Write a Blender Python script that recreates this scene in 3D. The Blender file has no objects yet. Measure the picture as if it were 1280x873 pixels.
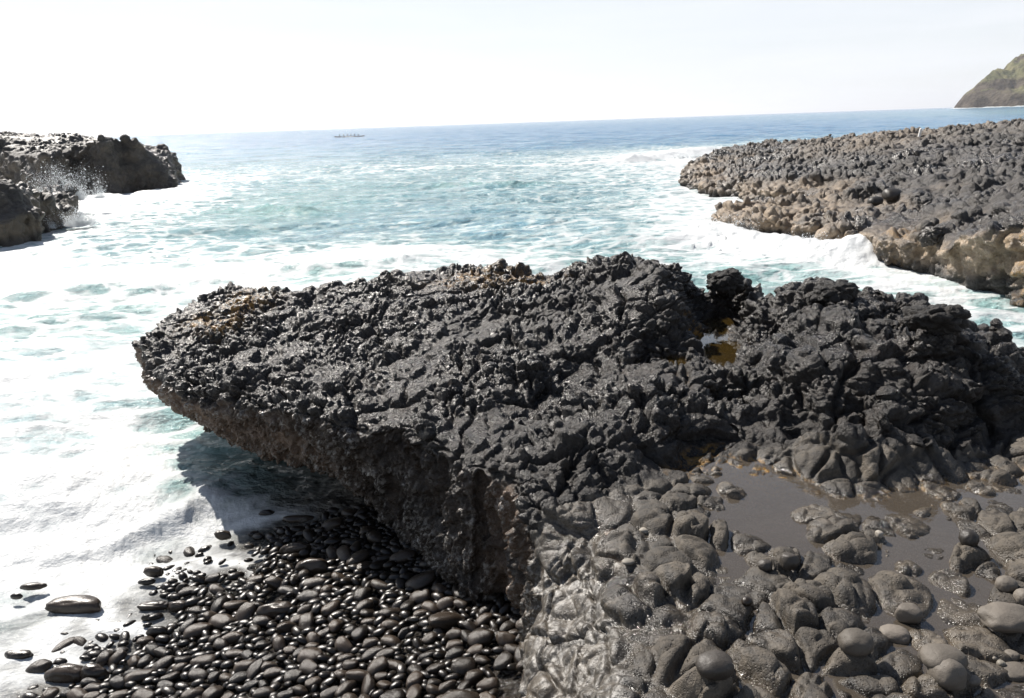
import bpy, math, random
import numpy as np
from mathutils import Matrix, Vector

random.seed(7)
RNG = np.random.default_rng(11)
scene = bpy.context.scene
COL = scene.collection

# ------------------------------------------------------------------ camera
W_IMG, H_IMG = 1280.0, 873.0
FPX = 900.0
HCAM = 4.0
PITCH = math.radians(17.45)
ROLL = math.radians(1.98)
_F = np.array([0, math.cos(PITCH), -math.sin(PITCH)])
_R0 = np.array([1.0, 0, 0])
_U0 = np.array([0, math.sin(PITCH), math.cos(PITCH)])
_R = math.cos(ROLL) * _R0 - math.sin(ROLL) * _U0
_U = math.sin(ROLL) * _R0 + math.cos(ROLL) * _U0


def P(px, py, z):
    """photo pixel -> point on the level plane at height z"""
    d = _F * FPX + _R * (px - W_IMG / 2) - _U * (py - H_IMG / 2)
    t = (z - HCAM) / d[2]
    return np.array([d[0] * t, d[1] * t, z])


def PD(px, py, y):
    """photo pixel -> point at distance y ahead"""
    d = _F * FPX + _R * (px - W_IMG / 2) - _U * (py - H_IMG / 2)
    t = y / d[1]
    return np.array([d[0] * t, y, HCAM + d[2] * t])


def project(p):
    q = np.asarray(p, float) - np.array([0, 0, HCAM])
    w = q @ _F
    return W_IMG / 2 + FPX * (q @ _R) / w, H_IMG / 2 - FPX * (q @ _U) / w, w


cam_data = bpy.data.cameras.new('camera')
cam = bpy.data.objects.new('camera', cam_data)
COL.objects.link(cam)
cam_data.sensor_width = 36.0
cam_data.lens = FPX * 36.0 / W_IMG
cam_data.clip_start = 0.05
cam_data.clip_end = 60000
M = Matrix.Identity(4)
for i in range(3):
    M[i][0], M[i][1], M[i][2] = _R[i], _U[i], -_F[i]
M[2][3] = HCAM
cam.matrix_world = M
scene.camera = cam

# ------------------------------------------------------------------ numpy noise
_TAB = RNG.random((65536, 4)).astype(np.float32)
_GR = RNG.normal(size=(65536, 3)).astype(np.float32)
_GR /= np.linalg.norm(_GR, axis=1, keepdims=True)


def _hash(ix, iy, iz):
    return ((ix * 73856093) ^ (iy * 19349663) ^ (iz * 83492791)) & 65535


def gnoise(p):
    """gradient noise, about -1..1"""
    p = np.asarray(p, np.float32)
    out = np.empty(len(p), np.float32)
    for a in range(0, len(p), 200000):
        q = p[a:a + 200000]
        i = np.floor(q).astype(np.int64)
        f = q - i
        u = f * f * f * (f * (f * 6 - 15) + 10)
        r = 0
        for dx in (0, 1):
            wx = u[:, 0] if dx else 1 - u[:, 0]
            for dy in (0, 1):
                wy = u[:, 1] if dy else 1 - u[:, 1]
                for dz in (0, 1):
                    wz = u[:, 2] if dz else 1 - u[:, 2]
                    g = _GR[_hash(i[:, 0] + dx, i[:, 1] + dy, i[:, 2] + dz)]
                    d = g[:, 0] * (f[:, 0] - dx) + g[:, 1] * (f[:, 1] - dy) + g[:, 2] * (f[:, 2] - dz)
                    r = r + d * wx * wy * wz
        out[a:a + 200000] = r * 1.6
    return out


def fbm(p, oct=4, gain=0.5, lac=2.03):
    p = np.asarray(p, np.float32)
    s, amp, tot = 0, 1.0, 0
    for k in range(oct):
        s = s + amp * gnoise(p * (lac ** k) + 17.3 * k)
        tot += amp
        amp *= gain
    return s / tot


def voro(p):
    """F1, F2, two random numbers of the nearest cell"""
    p = np.asarray(p, np.float32)
    n = len(p)
    F1 = np.empty(n, np.float32); F2 = np.empty(n, np.float32)
    R1 = np.empty(n, np.float32); R2 = np.empty(n, np.float32)
    for a in range(0, n, 150000):
        q = p[a:a + 150000]
        i = np.floor(q).astype(np.int64)
        m = len(q)
        f1 = np.full(m, 9.0, np.float32); f2 = f1.copy()
        r1 = np.zeros(m, np.float32); r2 = r1.copy()
        for dx in (-1, 0, 1):
            for dy in (-1, 0, 1):
                for dz in (-1, 0, 1):
                    c = i + np.array([dx, dy, dz])
                    t = _TAB[_hash(c[:, 0], c[:, 1], c[:, 2])]
                    e = c + t[:, :3] - q
                    d = (e[:, 0] ** 2 + e[:, 1] ** 2 + e[:, 2] ** 2).astype(np.float32)
                    near = d < f1
                    f2 = np.where(near, f1, np.minimum(f2, d))
                    f1 = np.where(near, d, f1)
                    r1 = np.where(near, t[:, 3], r1)
                    r2 = np.where(near, t[:, 0], r2)
        sl = slice(a, a + m)
        F1[sl] = np.sqrt(f1); F2[sl] = np.sqrt(f2); R1[sl] = r1; R2[sl] = r2
    return F1, F2, R1, R2


def sstep(a, b, x):
    t = np.clip((x - a) / (b - a), 0, 1)
    return t * t * (3 - 2 * t)


def smax(a, b, k):
    h = np.clip(0.5 + 0.5 * (a - b) / k, 0, 1)
    return b + (a - b) * h + k * h * (1 - h)


def rbf(pts, vals, reg=0.02):
    pts = np.asarray(pts, float); vals = np.asarray(vals, float)
    D = np.linalg.norm(pts[:, None] - pts[None], axis=2)
    n = len(pts)
    A = np.zeros((n + 1, n + 1))
    A[:n, :n] = -D + np.eye(n) * reg
    A[:n, n] = 1; A[n, :n] = 1
    w = np.linalg.solve(A, np.append(vals, 0))

    def ev(q):
        q = np.asarray(q, float)
        out = np.empty(len(q))
        for a in range(0, len(q), 20000):
            d = np.linalg.norm(q[a:a + 20000, None] - pts[None], axis=2)
            out[a:a + 20000] = -d @ w[:n] + w[n]
        return out
    return ev


def poly_sd(q, poly):
    """signed distance to a polygon, negative inside"""
    q = np.asarray(q, float); poly = np.asarray(poly, float)
    best = np.full(len(q), 1e9); inside = np.zeros(len(q), bool)
    for k in range(len(poly)):
        a = poly[k]; b = poly[(k + 1) % len(poly)]
        e = b - a; w = q - a
        t = np.clip((w @ e) / (e @ e + 1e-12), 0, 1)
        d = w - t[:, None] * e
        best = np.minimum(best, (d ** 2).sum(1))
        cond = (a[1] > q[:, 1]) != (b[1] > q[:, 1])
        xi = a[0] + (q[:, 1] - a[1]) / (b[1] - a[1] + 1e-12) * e[0]
        inside ^= cond & (q[:, 0] < xi)
    s = np.sqrt(best)
    return np.where(inside, -s, s)


# ------------------------------------------------------------------ mesh tools
def surface_nets(f, org, h):
    nx, ny, nz = f.shape
    s = f < 0
    c = np.zeros((nx - 1, ny - 1, nz - 1), np.int8)
    for dx in (0, 1):
        for dy in (0, 1):
            for dz in (0, 1):
                c += s[dx:nx - 1 + dx, dy:ny - 1 + dy, dz:nz - 1 + dz]
    mix = (c > 0) & (c < 8)
    I, J, K = np.nonzero(mix)
    idx = np.full(mix.shape, -1, np.int64)
    idx[mix] = np.arange(len(I))
    acc = np.zeros((len(I), 3)); cnt = np.zeros(len(I))
    cor = [(x, y, z) for x in (0, 1) for y in (0, 1) for z in (0, 1)]
    for a in cor:
        for b in cor:
            if sum(b) - sum(a) == 1 and all(y >= x for x, y in zip(a, b)):
                va = f[I + a[0], J + a[1], K + a[2]]; vb = f[I + b[0], J + b[1], K + b[2]]
                m = (va < 0) != (vb < 0)
                t = np.where(m, va / np.where(m, va - vb, 1), 0)
                for ax in range(3):
                    acc[:, ax] += np.where(m, a[ax] + t * (b[ax] - a[ax]), 0)
                cnt += m
    V = (np.stack([I, J, K], 1) + acc / cnt[:, None]) * h + np.asarray(org)
    Q = []
    for ax in range(3):
        o1, o2 = [(1, 2), (2, 0), (0, 1)][ax]
        sl0 = [slice(None)] * 3; sl1 = [slice(None)] * 3
        sl0[ax] = slice(0, -1); sl1[ax] = slice(1, None)
        A = s[tuple(sl0)]; B = s[tuple(sl1)]
        E = np.argwhere(A != B)
        dims = [nx, ny, nz]
        E = E[(E[:, o1] > 0) & (E[:, o1] < dims[o1] - 1) & (E[:, o2] > 0) & (E[:, o2] < dims[o2] - 1)]
        flip = A[E[:, 0], E[:, 1], E[:, 2]]

        def cell(d1, d2):
            g = E.copy(); g[:, o1] += d1; g[:, o2] += d2
            return idx[g[:, 0], g[:, 1], g[:, 2]]
        q = np.stack([cell(-1, -1), cell(0, -1), cell(0, 0), cell(-1, 0)], 1)
        q[~flip] = q[~flip][:, ::-1]
        Q.append(q)
    return V, np.concatenate(Q)


def subdivide(V, F):
    n = len(V)
    E = np.sort(np.stack([F, np.roll(F, -1, 1)], 2).reshape(-1, 2), 1)
    key = E[:, 0] * n + E[:, 1]
    u, inv = np.unique(key, return_inverse=True)
    em = (V[u // n] + V[u % n]) / 2
    fc = V[F].mean(1)
    ei = inv.reshape(-1, 4) + n
    ci = np.arange(len(F)) + n + len(u)
    NF = np.empty((len(F), 4, 4), np.int64)
    for k in range(4):
        NF[:, k, 0] = F[:, k]; NF[:, k, 1] = ei[:, k]; NF[:, k, 2] = ci; NF[:, k, 3] = ei[:, k - 1]
    return np.concatenate([V, em, fc]), NF.reshape(-1, 4)


def smooth(V, F, it=1, lam=0.5):
    n = len(V)
    a = F.reshape(-1); b = np.roll(F, -1, 1).reshape(-1)
    src = np.concatenate([a, b]); dst = np.concatenate([b, a])
    cnt = np.maximum(np.bincount(src, minlength=n), 1)
    for _ in range(it):
        S = np.stack([np.bincount(src, V[dst, k], n) for k in range(3)], 1) / cnt[:, None]
        V = V + lam * (S - V)
    return V


def normals(V, F):
    fn = np.cross(V[F[:, 2]] - V[F[:, 0]], V[F[:, 3]] - V[F[:, 1]])
    N = np.zeros_like(V)
    for k in range(3):
        for c in range(4):
            N[:, k] += np.bincount(F[:, c], fn[:, k], len(V))
    return N / (np.linalg.norm(N, axis=1, keepdims=True) + 1e-12)


def make_mesh(name, V, F, attrs=None, shade=True):
    me = bpy.data.meshes.new(name)
    V = np.asarray(V, np.float32); F = np.asarray(F, np.int32)
    k = F.shape[1]
    me.vertices.add(len(V)); me.vertices.foreach_set('co', V.ravel())
    me.loops.add(F.size); me.loops.foreach_set('vertex_index', F.ravel())
    me.polygons.add(len(F))
    me.polygons.foreach_set('loop_start', np.arange(0, F.size, k, dtype=np.int32))
    me.polygons.foreach_set('use_smooth', np.full(len(F), shade, bool))
    for nm, v in (attrs or {}).items():
        a = me.attributes.new(nm, 'FLOAT', 'POINT')
        a.data.foreach_set('value', np.asarray(v, np.float32))
    me.update(calc_edges=True)
    me.validate()
    return me


def link(name, me, mat=None, parent=None):
    o = bpy.data.objects.new(name, me)
    COL.objects.link(o)
    if mat is not None:
        me.materials.clear(); me.materials.append(mat)
    if parent is not None:
        o.parent = parent
    return o


def tag(o, label=None, cat=None, group=None, kind=None):
    if label: o['label'] = label
    if cat: o['category'] = cat
    if group: o['group'] = group
    if kind: o['kind'] = kind
    return o


def submesh(V, F, keep, attrs):
    f = F[keep]
    u, inv = np.unique(f, return_inverse=True)
    return V[u], inv.reshape(f.shape), {k: a[u] for k, a in attrs.items()}


# ------------------------------------------------------------------ materials
def new_mat(name):
    m = bpy.data.materials.new(name); m.use_nodes = True
    nt = m.node_tree; nt.nodes.clear()
    return m, nt


class NB:
    def __init__(s, nt): s.nt = nt

    def n(s, typ, ins=None, **kw):
        nd = s.nt.nodes.new(typ)
        for k, v in kw.items(): setattr(nd, k, v)
        for k, v in (ins or {}).items():
            sock = nd.inputs[k]
            if isinstance(v, bpy.types.NodeSocket): s.nt.links.new(v, sock)
            else: sock.default_value = v
        return nd

    def attr(s, nm): return s.n('ShaderNodeAttribute', attribute_name=nm).outputs['Fac']

    def math(s, op, a, b=0.0, c=0.0, clamp=False):
        nd = s.n('ShaderNodeMath', {0: a, 1: b, 2: c}, operation=op, use_clamp=clamp)
        return nd.outputs[0]

    def rng(s, v, a, b, c=0.0, d=1.0):
        return s.n('ShaderNodeMapRange', {0: v, 1: a, 2: b, 3: c, 4: d}, interpolation_type='SMOOTHSTEP').outputs[0]

    def mix(s, f, a, b):
        nd = s.n('ShaderNodeMix', data_type='RGBA')
        for k, v in ((0, f), (6, a), (7, b)):
            if isinstance(v, bpy.types.NodeSocket): s.nt.links.new(v, nd.inputs[k])
            else: nd.inputs[k].default_value = (v if k == 0 or len(v) == 4 else (*v, 1))
        return nd.outputs[2]

    def noise(s, vec, scale, detail=4, rough=0.55, dist=0.0):
        return s.n('ShaderNodeTexNoise', {'Vector': vec, 'Scale': scale, 'Detail': detail, 'Roughness': rough, 'Distortion': dist}).outputs[0]

    def vor(s, vec, scale, feature='F1', rand=1.0):
        return s.n('ShaderNodeTexVoronoi', {'Vector': vec, 'Scale': scale, 'Randomness': rand}, feature=feature).outputs[0]


def rock_material(name, dark, light, tan, wet_rough=0.3, dry_rough=0.62, scale=1.0, pit=1.0, bump=0.02, spec=0.5):
    m, nt = new_mat(name); b = NB(nt)
    co = b.n('ShaderNodeTexCoord').outputs['Object']
    n1 = b.noise(co, 2.2 * scale, 6, 0.6); n2 = b.noise(co, 14 * scale, 6, 0.65); n3 = b.noise(co, 60 * scale, 4, 0.7)
    f = b.math('ADD', b.math('MULTIPLY', n1, 0.45), b.math('MULTIPLY', n2, 0.55))
    base = b.mix(b.rng(f, 0.36, 0.64), dark, light)
    tanm = b.math('MULTIPLY', b.attr('tan'), b.rng(n2, 0.25, 0.6, 0.35, 1.0), clamp=True)
    base = b.mix(tanm, base, tan)
    drk = b.mix(b.rng(n3, 0.3, 0.62), (tan[0] * .55, tan[1] * .52, tan[2] * .5), tan)
    base = b.mix(tanm, base, drk)
    alg = b.math('MULTIPLY', b.attr('algae'), b.rng(n2, 0.46, 0.56), clamp=True)
    base = b.mix(alg, base, b.mix(n3, (0.10, 0.05, 0.008), (0.36, 0.2, 0.03)))
    tone = b.attr('tone')
    base = b.n('ShaderNodeMix', {0: 1.0, 6: base, 7: b.mix(tone, (0.55, 0.54, 0.52), (1.3, 1.26, 1.2))}, data_type='RGBA', blend_type='MULTIPLY').outputs[2]
    pale_glint = b.math('MULTIPLY', b.attr('pale_glint'), b.rng(b.noise(co, 24 * scale, 6, 0.7), 0.48, 0.62), clamp=True)
    base = b.mix(pale_glint, base, (0.3, 0.285, 0.26))  # pale streaks and speckle, and the painted-in glints of the slab
    rough = b.math('ADD', b.n('ShaderNodeMapRange', {0: b.attr('wet'), 3: dry_rough, 4: wet_rough}).outputs[0],
                   b.math('MULTIPLY', b.math('SUBTRACT', n2, 0.5), 0.35))
    v = b.vor(co, 42 * scale)
    pits = b.math('MULTIPLY', b.rng(v, 0.05, 0.3), pit)
    hgt = b.math('ADD', b.math('ADD', b.math('MULTIPLY', n2, 1.0), b.math('MULTIPLY', n3, 0.45)), b.math('MULTIPLY', pits, 0.22))
    bm = b.n('ShaderNodeBump', {'Strength': b.math('SUBTRACT', 0.85, b.math('MULTIPLY', b.attr('sleek'), 0.45)), 'Distance': bump, 'Height': hgt}).outputs[0]
    p = b.n('ShaderNodeBsdfPrincipled', {'Base Color': base, 'Roughness': rough, 'Normal': bm, 'Specular IOR Level': spec})
    b.n('ShaderNodeOutputMaterial', {0: p.outputs[0]})
    return m


LEDGE_MAT = rock_material('lava_rock_wet', (0.0062, 0.005, 0.0042), (0.0235, 0.0188, 0.0152), (0.15, 0.105, 0.075), 0.25, 0.62, bump=0.036, spec=0.42)
SHELF_MAT = rock_material('lava_rock_shelf', (0.016, 0.0132, 0.010), (0.078, 0.066, 0.051), (0.17, 0.125, 0.09), 0.16, 0.7, scale=1.3, bump=0.017, pit=1.6)
BENCH_MAT = rock_material('lava_rock_bench', (0.010, 0.0085, 0.0075), (0.04, 0.034, 0.030), (0.36, 0.28, 0.195), 0.18, 0.62, scale=0.45, bump=0.09, spec=0.6)
POINT_MAT = rock_material('lava_rock_point', (0.016, 0.014, 0.012), (0.045, 0.039, 0.034), (0.2, 0.16, 0.11), 0.35, 0.75, scale=0.35, bump=0.10)
MATSET = globals()


def cobble_material(name, dark, light, rough, bs=0.55):
    m, nt = new_mat(name); b = NB(nt)
    co = b.n('ShaderNodeTexCoord').outputs['Object']
    rnd = b.n('ShaderNodeObjectInfo').outputs['Random']
    w = b.n('ShaderNodeVectorMath', {0: co, 1: b.n('ShaderNodeCombineXYZ', {0: b.math('MULTIPLY', rnd, 50.0)}).outputs[0]}, operation='ADD').outputs[0]
    n1 = b.noise(w, 9, 5, 0.6); n2 = b.noise(w, 70, 5, 0.65)
    f = b.math('ADD', b.math('MULTIPLY', n1, 0.5), b.math('MULTIPLY', rnd, 0.5))
    base = b.mix(b.rng(f, 0.2, 0.85), dark, light)
    pits = b.rng(b.vor(w, 60), 0.02, 0.22)
    h = b.math('ADD', n2, b.math('MULTIPLY', pits, 0.5))
    bm = b.n('ShaderNodeBump', {'Strength': bs, 'Distance': 0.006, 'Height': h}).outputs[0]
    r = b.math('ADD', rough, b.math('MULTIPLY', b.math('SUBTRACT', n1, 0.5), 0.3))
    p = b.n('ShaderNodeBsdfPrincipled', {'Base Color': base, 'Roughness': r, 'Normal': bm, 'Specular IOR Level': 0.4})
    b.n('ShaderNodeOutputMaterial', {0: p.outputs[0]})
    return m


COBBLE_MAT = cobble_material('wet_basalt_cobble', (0.007, 0.0052, 0.0037), (0.045, 0.032, 0.022), 0.31, bs=0.4)
STONE_MAT = cobble_material('dry_grey_stone', (0.065, 0.056, 0.045), (0.15, 0.13, 0.108), 0.66)
DARK_STONE_MAT = cobble_material('dark_stone', (0.02, 0.017, 0.014), (0.055, 0.047, 0.039), 0.5)
PALE_MAT = cobble_material('pale_pebble', (0.15, 0.135, 0.11), (0.26, 0.235, 0.2), 0.6)

# ------------------------------------------------------------------ the near ledge (one rock mass, three parts)
# top surface: photo pixel, height
TOP = [
    (200, 440, 1.38), (250, 420, 1.50), (300, 400, 1.62), (300, 450, 1.44), (350, 480, 1.42), (400, 430, 1.62), (450, 400, 1.75),
    (420, 500, 1.50), (500, 480, 1.62), (500, 535, 1.55), (560, 440, 1.75), (600, 390, 1.88), (560, 555, 1.56), (620, 500, 1.66),
    (680, 460, 1.76), (700, 400, 1.90), (650, 560, 1.60), (700, 600, 1.60), (640, 595, 1.55), (690, 525, 1.56), (720, 500, 1.62), (800, 480, 1.86),
    (830, 520, 1.78), (780, 560, 1.72), (700, 640, 1.56), (830, 590, 1.52), (740, 555, 1.70), (800, 425, 1.92), (760, 360, 2.12),
    (820, 335, 2.34), (850, 322, 2.44), (840, 345, 2.3), (860, 405, 1.76), (885, 425, 1.70), (905, 448, 1.70), (840, 455, 1.71), (930, 480, 1.80), (900, 520, 1.72),
    (950, 545, 1.60), (880, 380, 1.80), (905, 380, 1.80), (905, 345, 2.22), (885, 342, 2.24), (925, 348, 2.2), (942, 356, 2.14), (915, 352, 2.18), (905, 336, 2.3), (930, 343, 2.24), (925, 390, 1.95), (960, 370, 2.16), (1000, 420, 2.08), (980, 480, 1.88),
    (1050, 395, 2.24), (1050, 460, 2.04), (1040, 505, 1.92), (1070, 525, 1.84), (1070, 565, 1.56), (1010, 560, 1.52), (1150, 420, 2.18), (1150, 480, 2.0),
    (1150, 535, 1.80), (1150, 590, 1.54), (1220, 430, 2.14), (1230, 480, 1.94), (1248, 402, 2.2), (1254, 425, 2.1), (1250, 545, 1.6), (1270, 590, 1.47), (1290, 490, 1.55), (1276, 452, 1.6),
    (300, 372, 1.76), (240, 388, 1.64), (330, 378, 1.77), (440, 364, 1.86), (500, 347, 1.96), (570, 342, 2.02), (610, 341, 2.06), (680, 352, 2.02),
    (780, 328, 2.26), (1100, 367, 2.30), (1200, 377, 2.22), (1240, 397, 2.10), (1000, 363, 2.2),
    (835, 345, 2.38), (822, 372, 2.22), (814, 392, 2.06), (872, 398, 1.74), (892, 384, 1.74), (908, 362, 1.78), (862, 345, 2.2), (690, 505, 1.50), (660, 535, 1.50), (705, 475, 1.60), (730, 515, 1.66), (640, 520, 1.62),
    (760, 600, 1.56), (860, 560, 1.54), (900, 560, 1.50), (1110, 385, 2.3), (1130, 425, 1.98), (1200, 400, 2.26), (1210, 440, 1.9), (1080, 545, 1.60), (1160, 555, 1.62), (1160, 520, 1.9), (1100, 500, 1.98),
    # shelf
    (920, 590, 1.46), (970, 585, 1.475), (900, 640, 1.475), (960, 630, 1.50), (960, 670, 1.48), (1100, 620, 1.47), (1150, 650, 1.48), (1080, 660, 1.52),
    (1060, 700, 1.50), (1130, 730, 1.475), (1200, 700, 1.46), (1160, 770, 1.48), (1250, 650, 1.56), (1230, 760, 1.49), (1260, 690, 1.54), (1250, 600, 1.46),
    (1000, 640, 1.51), (1000, 740, 1.55), (1000, 800, 1.55), (1100, 800, 1.53), (1200, 850, 1.50), (850, 640, 1.54), (800, 690, 1.58), (850, 740, 1.55),
    (850, 800, 1.55), (780, 760, 1.56), (780, 850, 1.53), (900, 700, 1.52), (930, 780, 1.50), (1050, 770, 1.53), (1010, 850, 1.50), (1280, 850, 1.53),
    (700, 730, 1.28), (730, 740, 1.38), (690, 790, 1.22), (730, 800, 1.38), (690, 840, 1.2), (665, 790, 1.12), (665, 840, 1.08), (745, 700, 1.40), (762, 720, 1.53), (762, 755, 1.53), (764, 790, 1.53), (766, 850, 1.51), (744, 740, 1.38), (744, 775, 1.36), (742, 820, 1.34), (744, 860, 1.33), (600, 1100, 1.4), (1000, 1100, 1.5), (1500, 900, 1.58), (1500, 600, 1.6), (1400, 700, 1.6), (1340, 620, 1.54), (1420, 820, 1.58), (1330, 800, 1.55),
]
_tp = np.array([P(*t) for t in TOP])
ledge_h = rbf(_tp[:, :2], _tp[:, 2], 0.01)

RIM = [(176, 440, 1.30), (182, 455, 1.25), (225, 484, 1.22), (285, 506, 1.24), (335, 515, 1.3), (395, 530, 1.35), (440, 541, 1.4), (485, 540, 1.45),
       (540, 552, 1.5), (575, 582, 1.5), (608, 580, 1.5), (634, 596, 1.5), (646, 622, 1.5), (656, 655, 1.48), (670, 690, 1.40), (672, 730, 1.3), (664, 770, 1.24), (656, 810, 1.2),
       (652, 860, 1.18), (650, 960, 1.15)]
rim = [P(*r)[:2] for r in RIM] + [np.array([-0.3, 0.2]), np.array([9.6, 0.2]), np.array([9.8, 5.8]), np.array([7.6, 6.4])]
BACK = [(1275, 440, 1.8), (1262, 420, 1.95), (1240, 392, 2.1), (1200, 372, 2.22), (1100, 362, 2.3), (1045, 358, 2.3), (1000, 358, 2.2), (960, 358, 2.12),
        (935, 345, 2.2), (905, 330, 2.28), (880, 330, 2.32), (850, 316, 2.42), (780, 323, 2.26), (700, 333, 2.1), (680, 347, 2.02), (610, 336, 2.06), (570, 336, 2.02),
        (500, 342, 1.96), (440, 359, 1.86), (330, 372, 1.76), (300, 366, 1.75), (240, 382, 1.64), (205, 405, 1.5)]
for t in BACK:
    q = P(*t)[:2]
    rim.append(q * (1 + 0.22 / np.linalg.norm(q)))
rim = np.array(rim)

h = 0.05
ox, oy, oz = -5.6, 0.3, -0.45
nx, ny, nz = int(15.2 / h), int(11.6 / h), int(3.3 / h)
X, Y = np.meshgrid(ox + np.arange(nx) * h, oy + np.arange(ny) * h, indexing='ij')
q2 = np.stack([X.ravel(), Y.ravel()], 1)
H2 = ledge_h(q2)
q3 = np.column_stack([q2, np.zeros(len(q2))])
_pp = project(np.column_stack([q2, np.full(len(q2), 1.5)]))
_cl = np.interp(_pp[0], [600, 660, 760, 860, 920, 1060, 1150, 1280, 1600], [640, 655, 622, 600, 570, 568, 585, 560, 560])
_shelf2 = np.where(_pp[2] > 0.5, sstep(-22, 22, _pp[1] - _cl), 1.0)
_knoll2 = (1 - _shelf2) * sstep(-0.3, 0.3, q2[:, 0] - np.interp(q2[:, 1], [0, 5.2, 6.0, 6.8, 8.0, 9.5, 20], [9, 1.55, 1.75, 1.95, 2.35, 3.0, 6]))
_hump2 = np.exp(-(((q2[:, 0] - 1.9) / 1.0) ** 2 + ((q2[:, 1] - 8.6) / 0.9) ** 2))
_crag2 = np.clip(_knoll2 + 0.8 * _hump2, 0, 1)
H2 += (1 - _shelf2) * (0.085 * fbm(q3 * 1.15 + 3, 4) + 0.05 * (0.4 - np.abs(fbm(q3 * 2.3 + 1, 3)))) * (1 + 0.8 * _crag2) + _shelf2 * 0.03 * fbm(q3 * 1.7, 3) + 0.015 * fbm(q3 * 4.1 + 9, 2)
_st = 0.13; _ph = (H2 + 0.05 * fbm(q3 * 0.9 + 2, 2)) / _st
H2 += _crag2 * 0.75 * _st * (np.floor(_ph) + sstep(0.55, 1.0, _ph - np.floor(_ph)) - _ph)      # rough benches on the knoll
def path_dist(q, pts, z):
    pl = np.array([P(a, b_, z)[:2] for a, b_ in pts]); best = np.full(len(q), 1e9)
    for a, c in zip(pl[:-1], pl[1:]):
        e = c - a; t = np.clip(((q - a) @ e) / (e @ e), 0, 1)
        best = np.minimum(best, np.linalg.norm(q - a - t[:, None] * e, axis=1))
    return best


GUL = [(906, 402), (890, 425), (902, 450)]; GUL2 = [(812, 457), (852, 456)]
H2 = np.minimum(H2, 1.64 + np.maximum(0, path_dist(q2, GUL, 1.7) - 0.15) * 1.7)
H2 = np.minimum(H2, 1.66 + np.maximum(0, path_dist(q2, GUL2, 1.7) - 0.10) * 1.5)
H2 = np.clip(H2, 1.1, 2.6).reshape(nx, ny)
D2 = poly_sd(q2, rim)
D2 += 0.15 * fbm(q3 * 1.5 + 5, 4)
D2 = D2.reshape(nx, ny)
tipw = sstep(-1.0, -2.4, X)            # how far the tip hangs clear of the water
seaw = sstep(8.2, 9.2, Y + 0.25 * X)   # seaward side falls steeply
f = np.empty((nx, ny, nz), np.float32)
for k in range(nz):
    z = oz + k * h
    t = np.clip((H2 - z) / H2, 0, 1)
    inset = (-0.04 + 0.66 * sstep(-0.55, -1.7, X)) * t ** 1.25 + tipw * 1.6 * sstep(0.46, 0.06, z * np.ones_like(H2)) * (1 - 0.6 * seaw)
    inset = inset - 0.14 * sstep(0.0, 0.25, t) * sstep(0.7, 0.35, t) * sstep(-2.4, -3.4, X)
    inset *= 1 - sstep(0.25, 0.5, X) * 0.55 * sstep(4.5, 4.0, Y)
    f[:, :, k] = smax(z - H2, D2 + inset, 0.16)
band = np.abs(f) < 0.45
I = np.argwhere(band)
pw = I * h + np.array([ox, oy, oz])
_cr = _crag2.reshape(nx, ny)[I[:, 0], I[:, 1]]; _sf = _shelf2.reshape(nx, ny)[I[:, 0], I[:, 1]]
f[band] += (0.09 * (1 - 0.75 * _sf) + 0.13 * _cr) * fbm(pw * np.array([1.1, 1.1, 1.4]), 3) + (0.045 + 0.06 * _cr) * (1 - 0.6 * _sf) * fbm(pw * np.array([3.0, 3.0, 3.8]) + 4, 3)
V, F = surface_nets(f, (ox, oy, oz), h)
keep = (V[F].mean(1)[:, 2] > -0.38) & (V[F].mean(1)[:, 1] > 0.5)
V, F, _ = submesh(V, F, keep, {})
V = smooth(V, F, 2, 0.5)
V, F = subdivide(V, F); V = smooth(V, F, 1, 0.5)
V, F = subdivide(V, F); V = smooth(V, F, 1, 0.5)
N = normals(V, F)


def shelf_weight(V):
    """1 on the cobbly shelf in front, 0 on the ledge and the knoll"""
    px, py, _ = project(np.column_stack([V[:, 0], V[:, 1], np.full(len(V), 1.5)]))
    line = np.interp(px, [600, 660, 760, 860, 920, 1060, 1150, 1280, 1600], [640, 655, 622, 600, 570, 568, 585, 560, 560])
    return sstep(-22, 22, py - line) * sstep(1.80, 1.66, V[:, 2])


def dome(F1, r):
    return np.sqrt(np.clip(1 - (F1 / r) ** 2, 0, 1))


def rock_detail(V, N, shelf, cell_big, cell_small, amp):
    warp = np.stack([fbm(V * 3.0 + s, 2) for s in (1.0, 31.0, 71.0)], 1)
    U = V + warp * 0.05
    up = np.clip(N[:, 2], 0, 1)
    wall = sstep(0.45, 0.05, N[:, 2])
    f1, f2, r1, r2 = voro(U * np.array([1, 1, 1.35]) / cell_big)
    g1 = sstep(0.0, 0.16, f2 - f1) * (0.05 + 0.95 * dome(f1, 0.78)) * (0.35 + 0.95 * r1)
    f1, f2, s1, s2 = voro(U * np.array([1, 1, 1.5]) / cell_small + 13.7)
    g2 = sstep(0.0, 0.18, f2 - f1) * (0.2 + 0.8 * dome(f1, 0.8)) * (0.35 + 0.9 * s1)
    return g1, g2, wall, r1, s1


sh = shelf_weight(V)
kn = (1 - sh) * sstep(-0.25, 0.25, V[:, 0] - np.interp(V[:, 1], [0, 5.2, 6.0, 6.8, 8.0, 9.5, 20], [9, 1.55, 1.75, 1.95, 2.35, 3.0, 6]))
rough_n = fbm(V * 7.0, 4)
med = fbm(V * np.array([2.2, 2.2, 2.6]) + 21, 4)
mod = 0.2 + 1.0 * sstep(-0.3, 0.3, fbm(V * 1.3 + 90, 4))
warp = np.stack([fbm(V * 4.0 + q_, 3) for q_ in (1.0, 31.0, 71.0)], 1) * 0.06
U = V + warp
wall = sstep(0.45, 0.05, N[:, 2])


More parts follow.
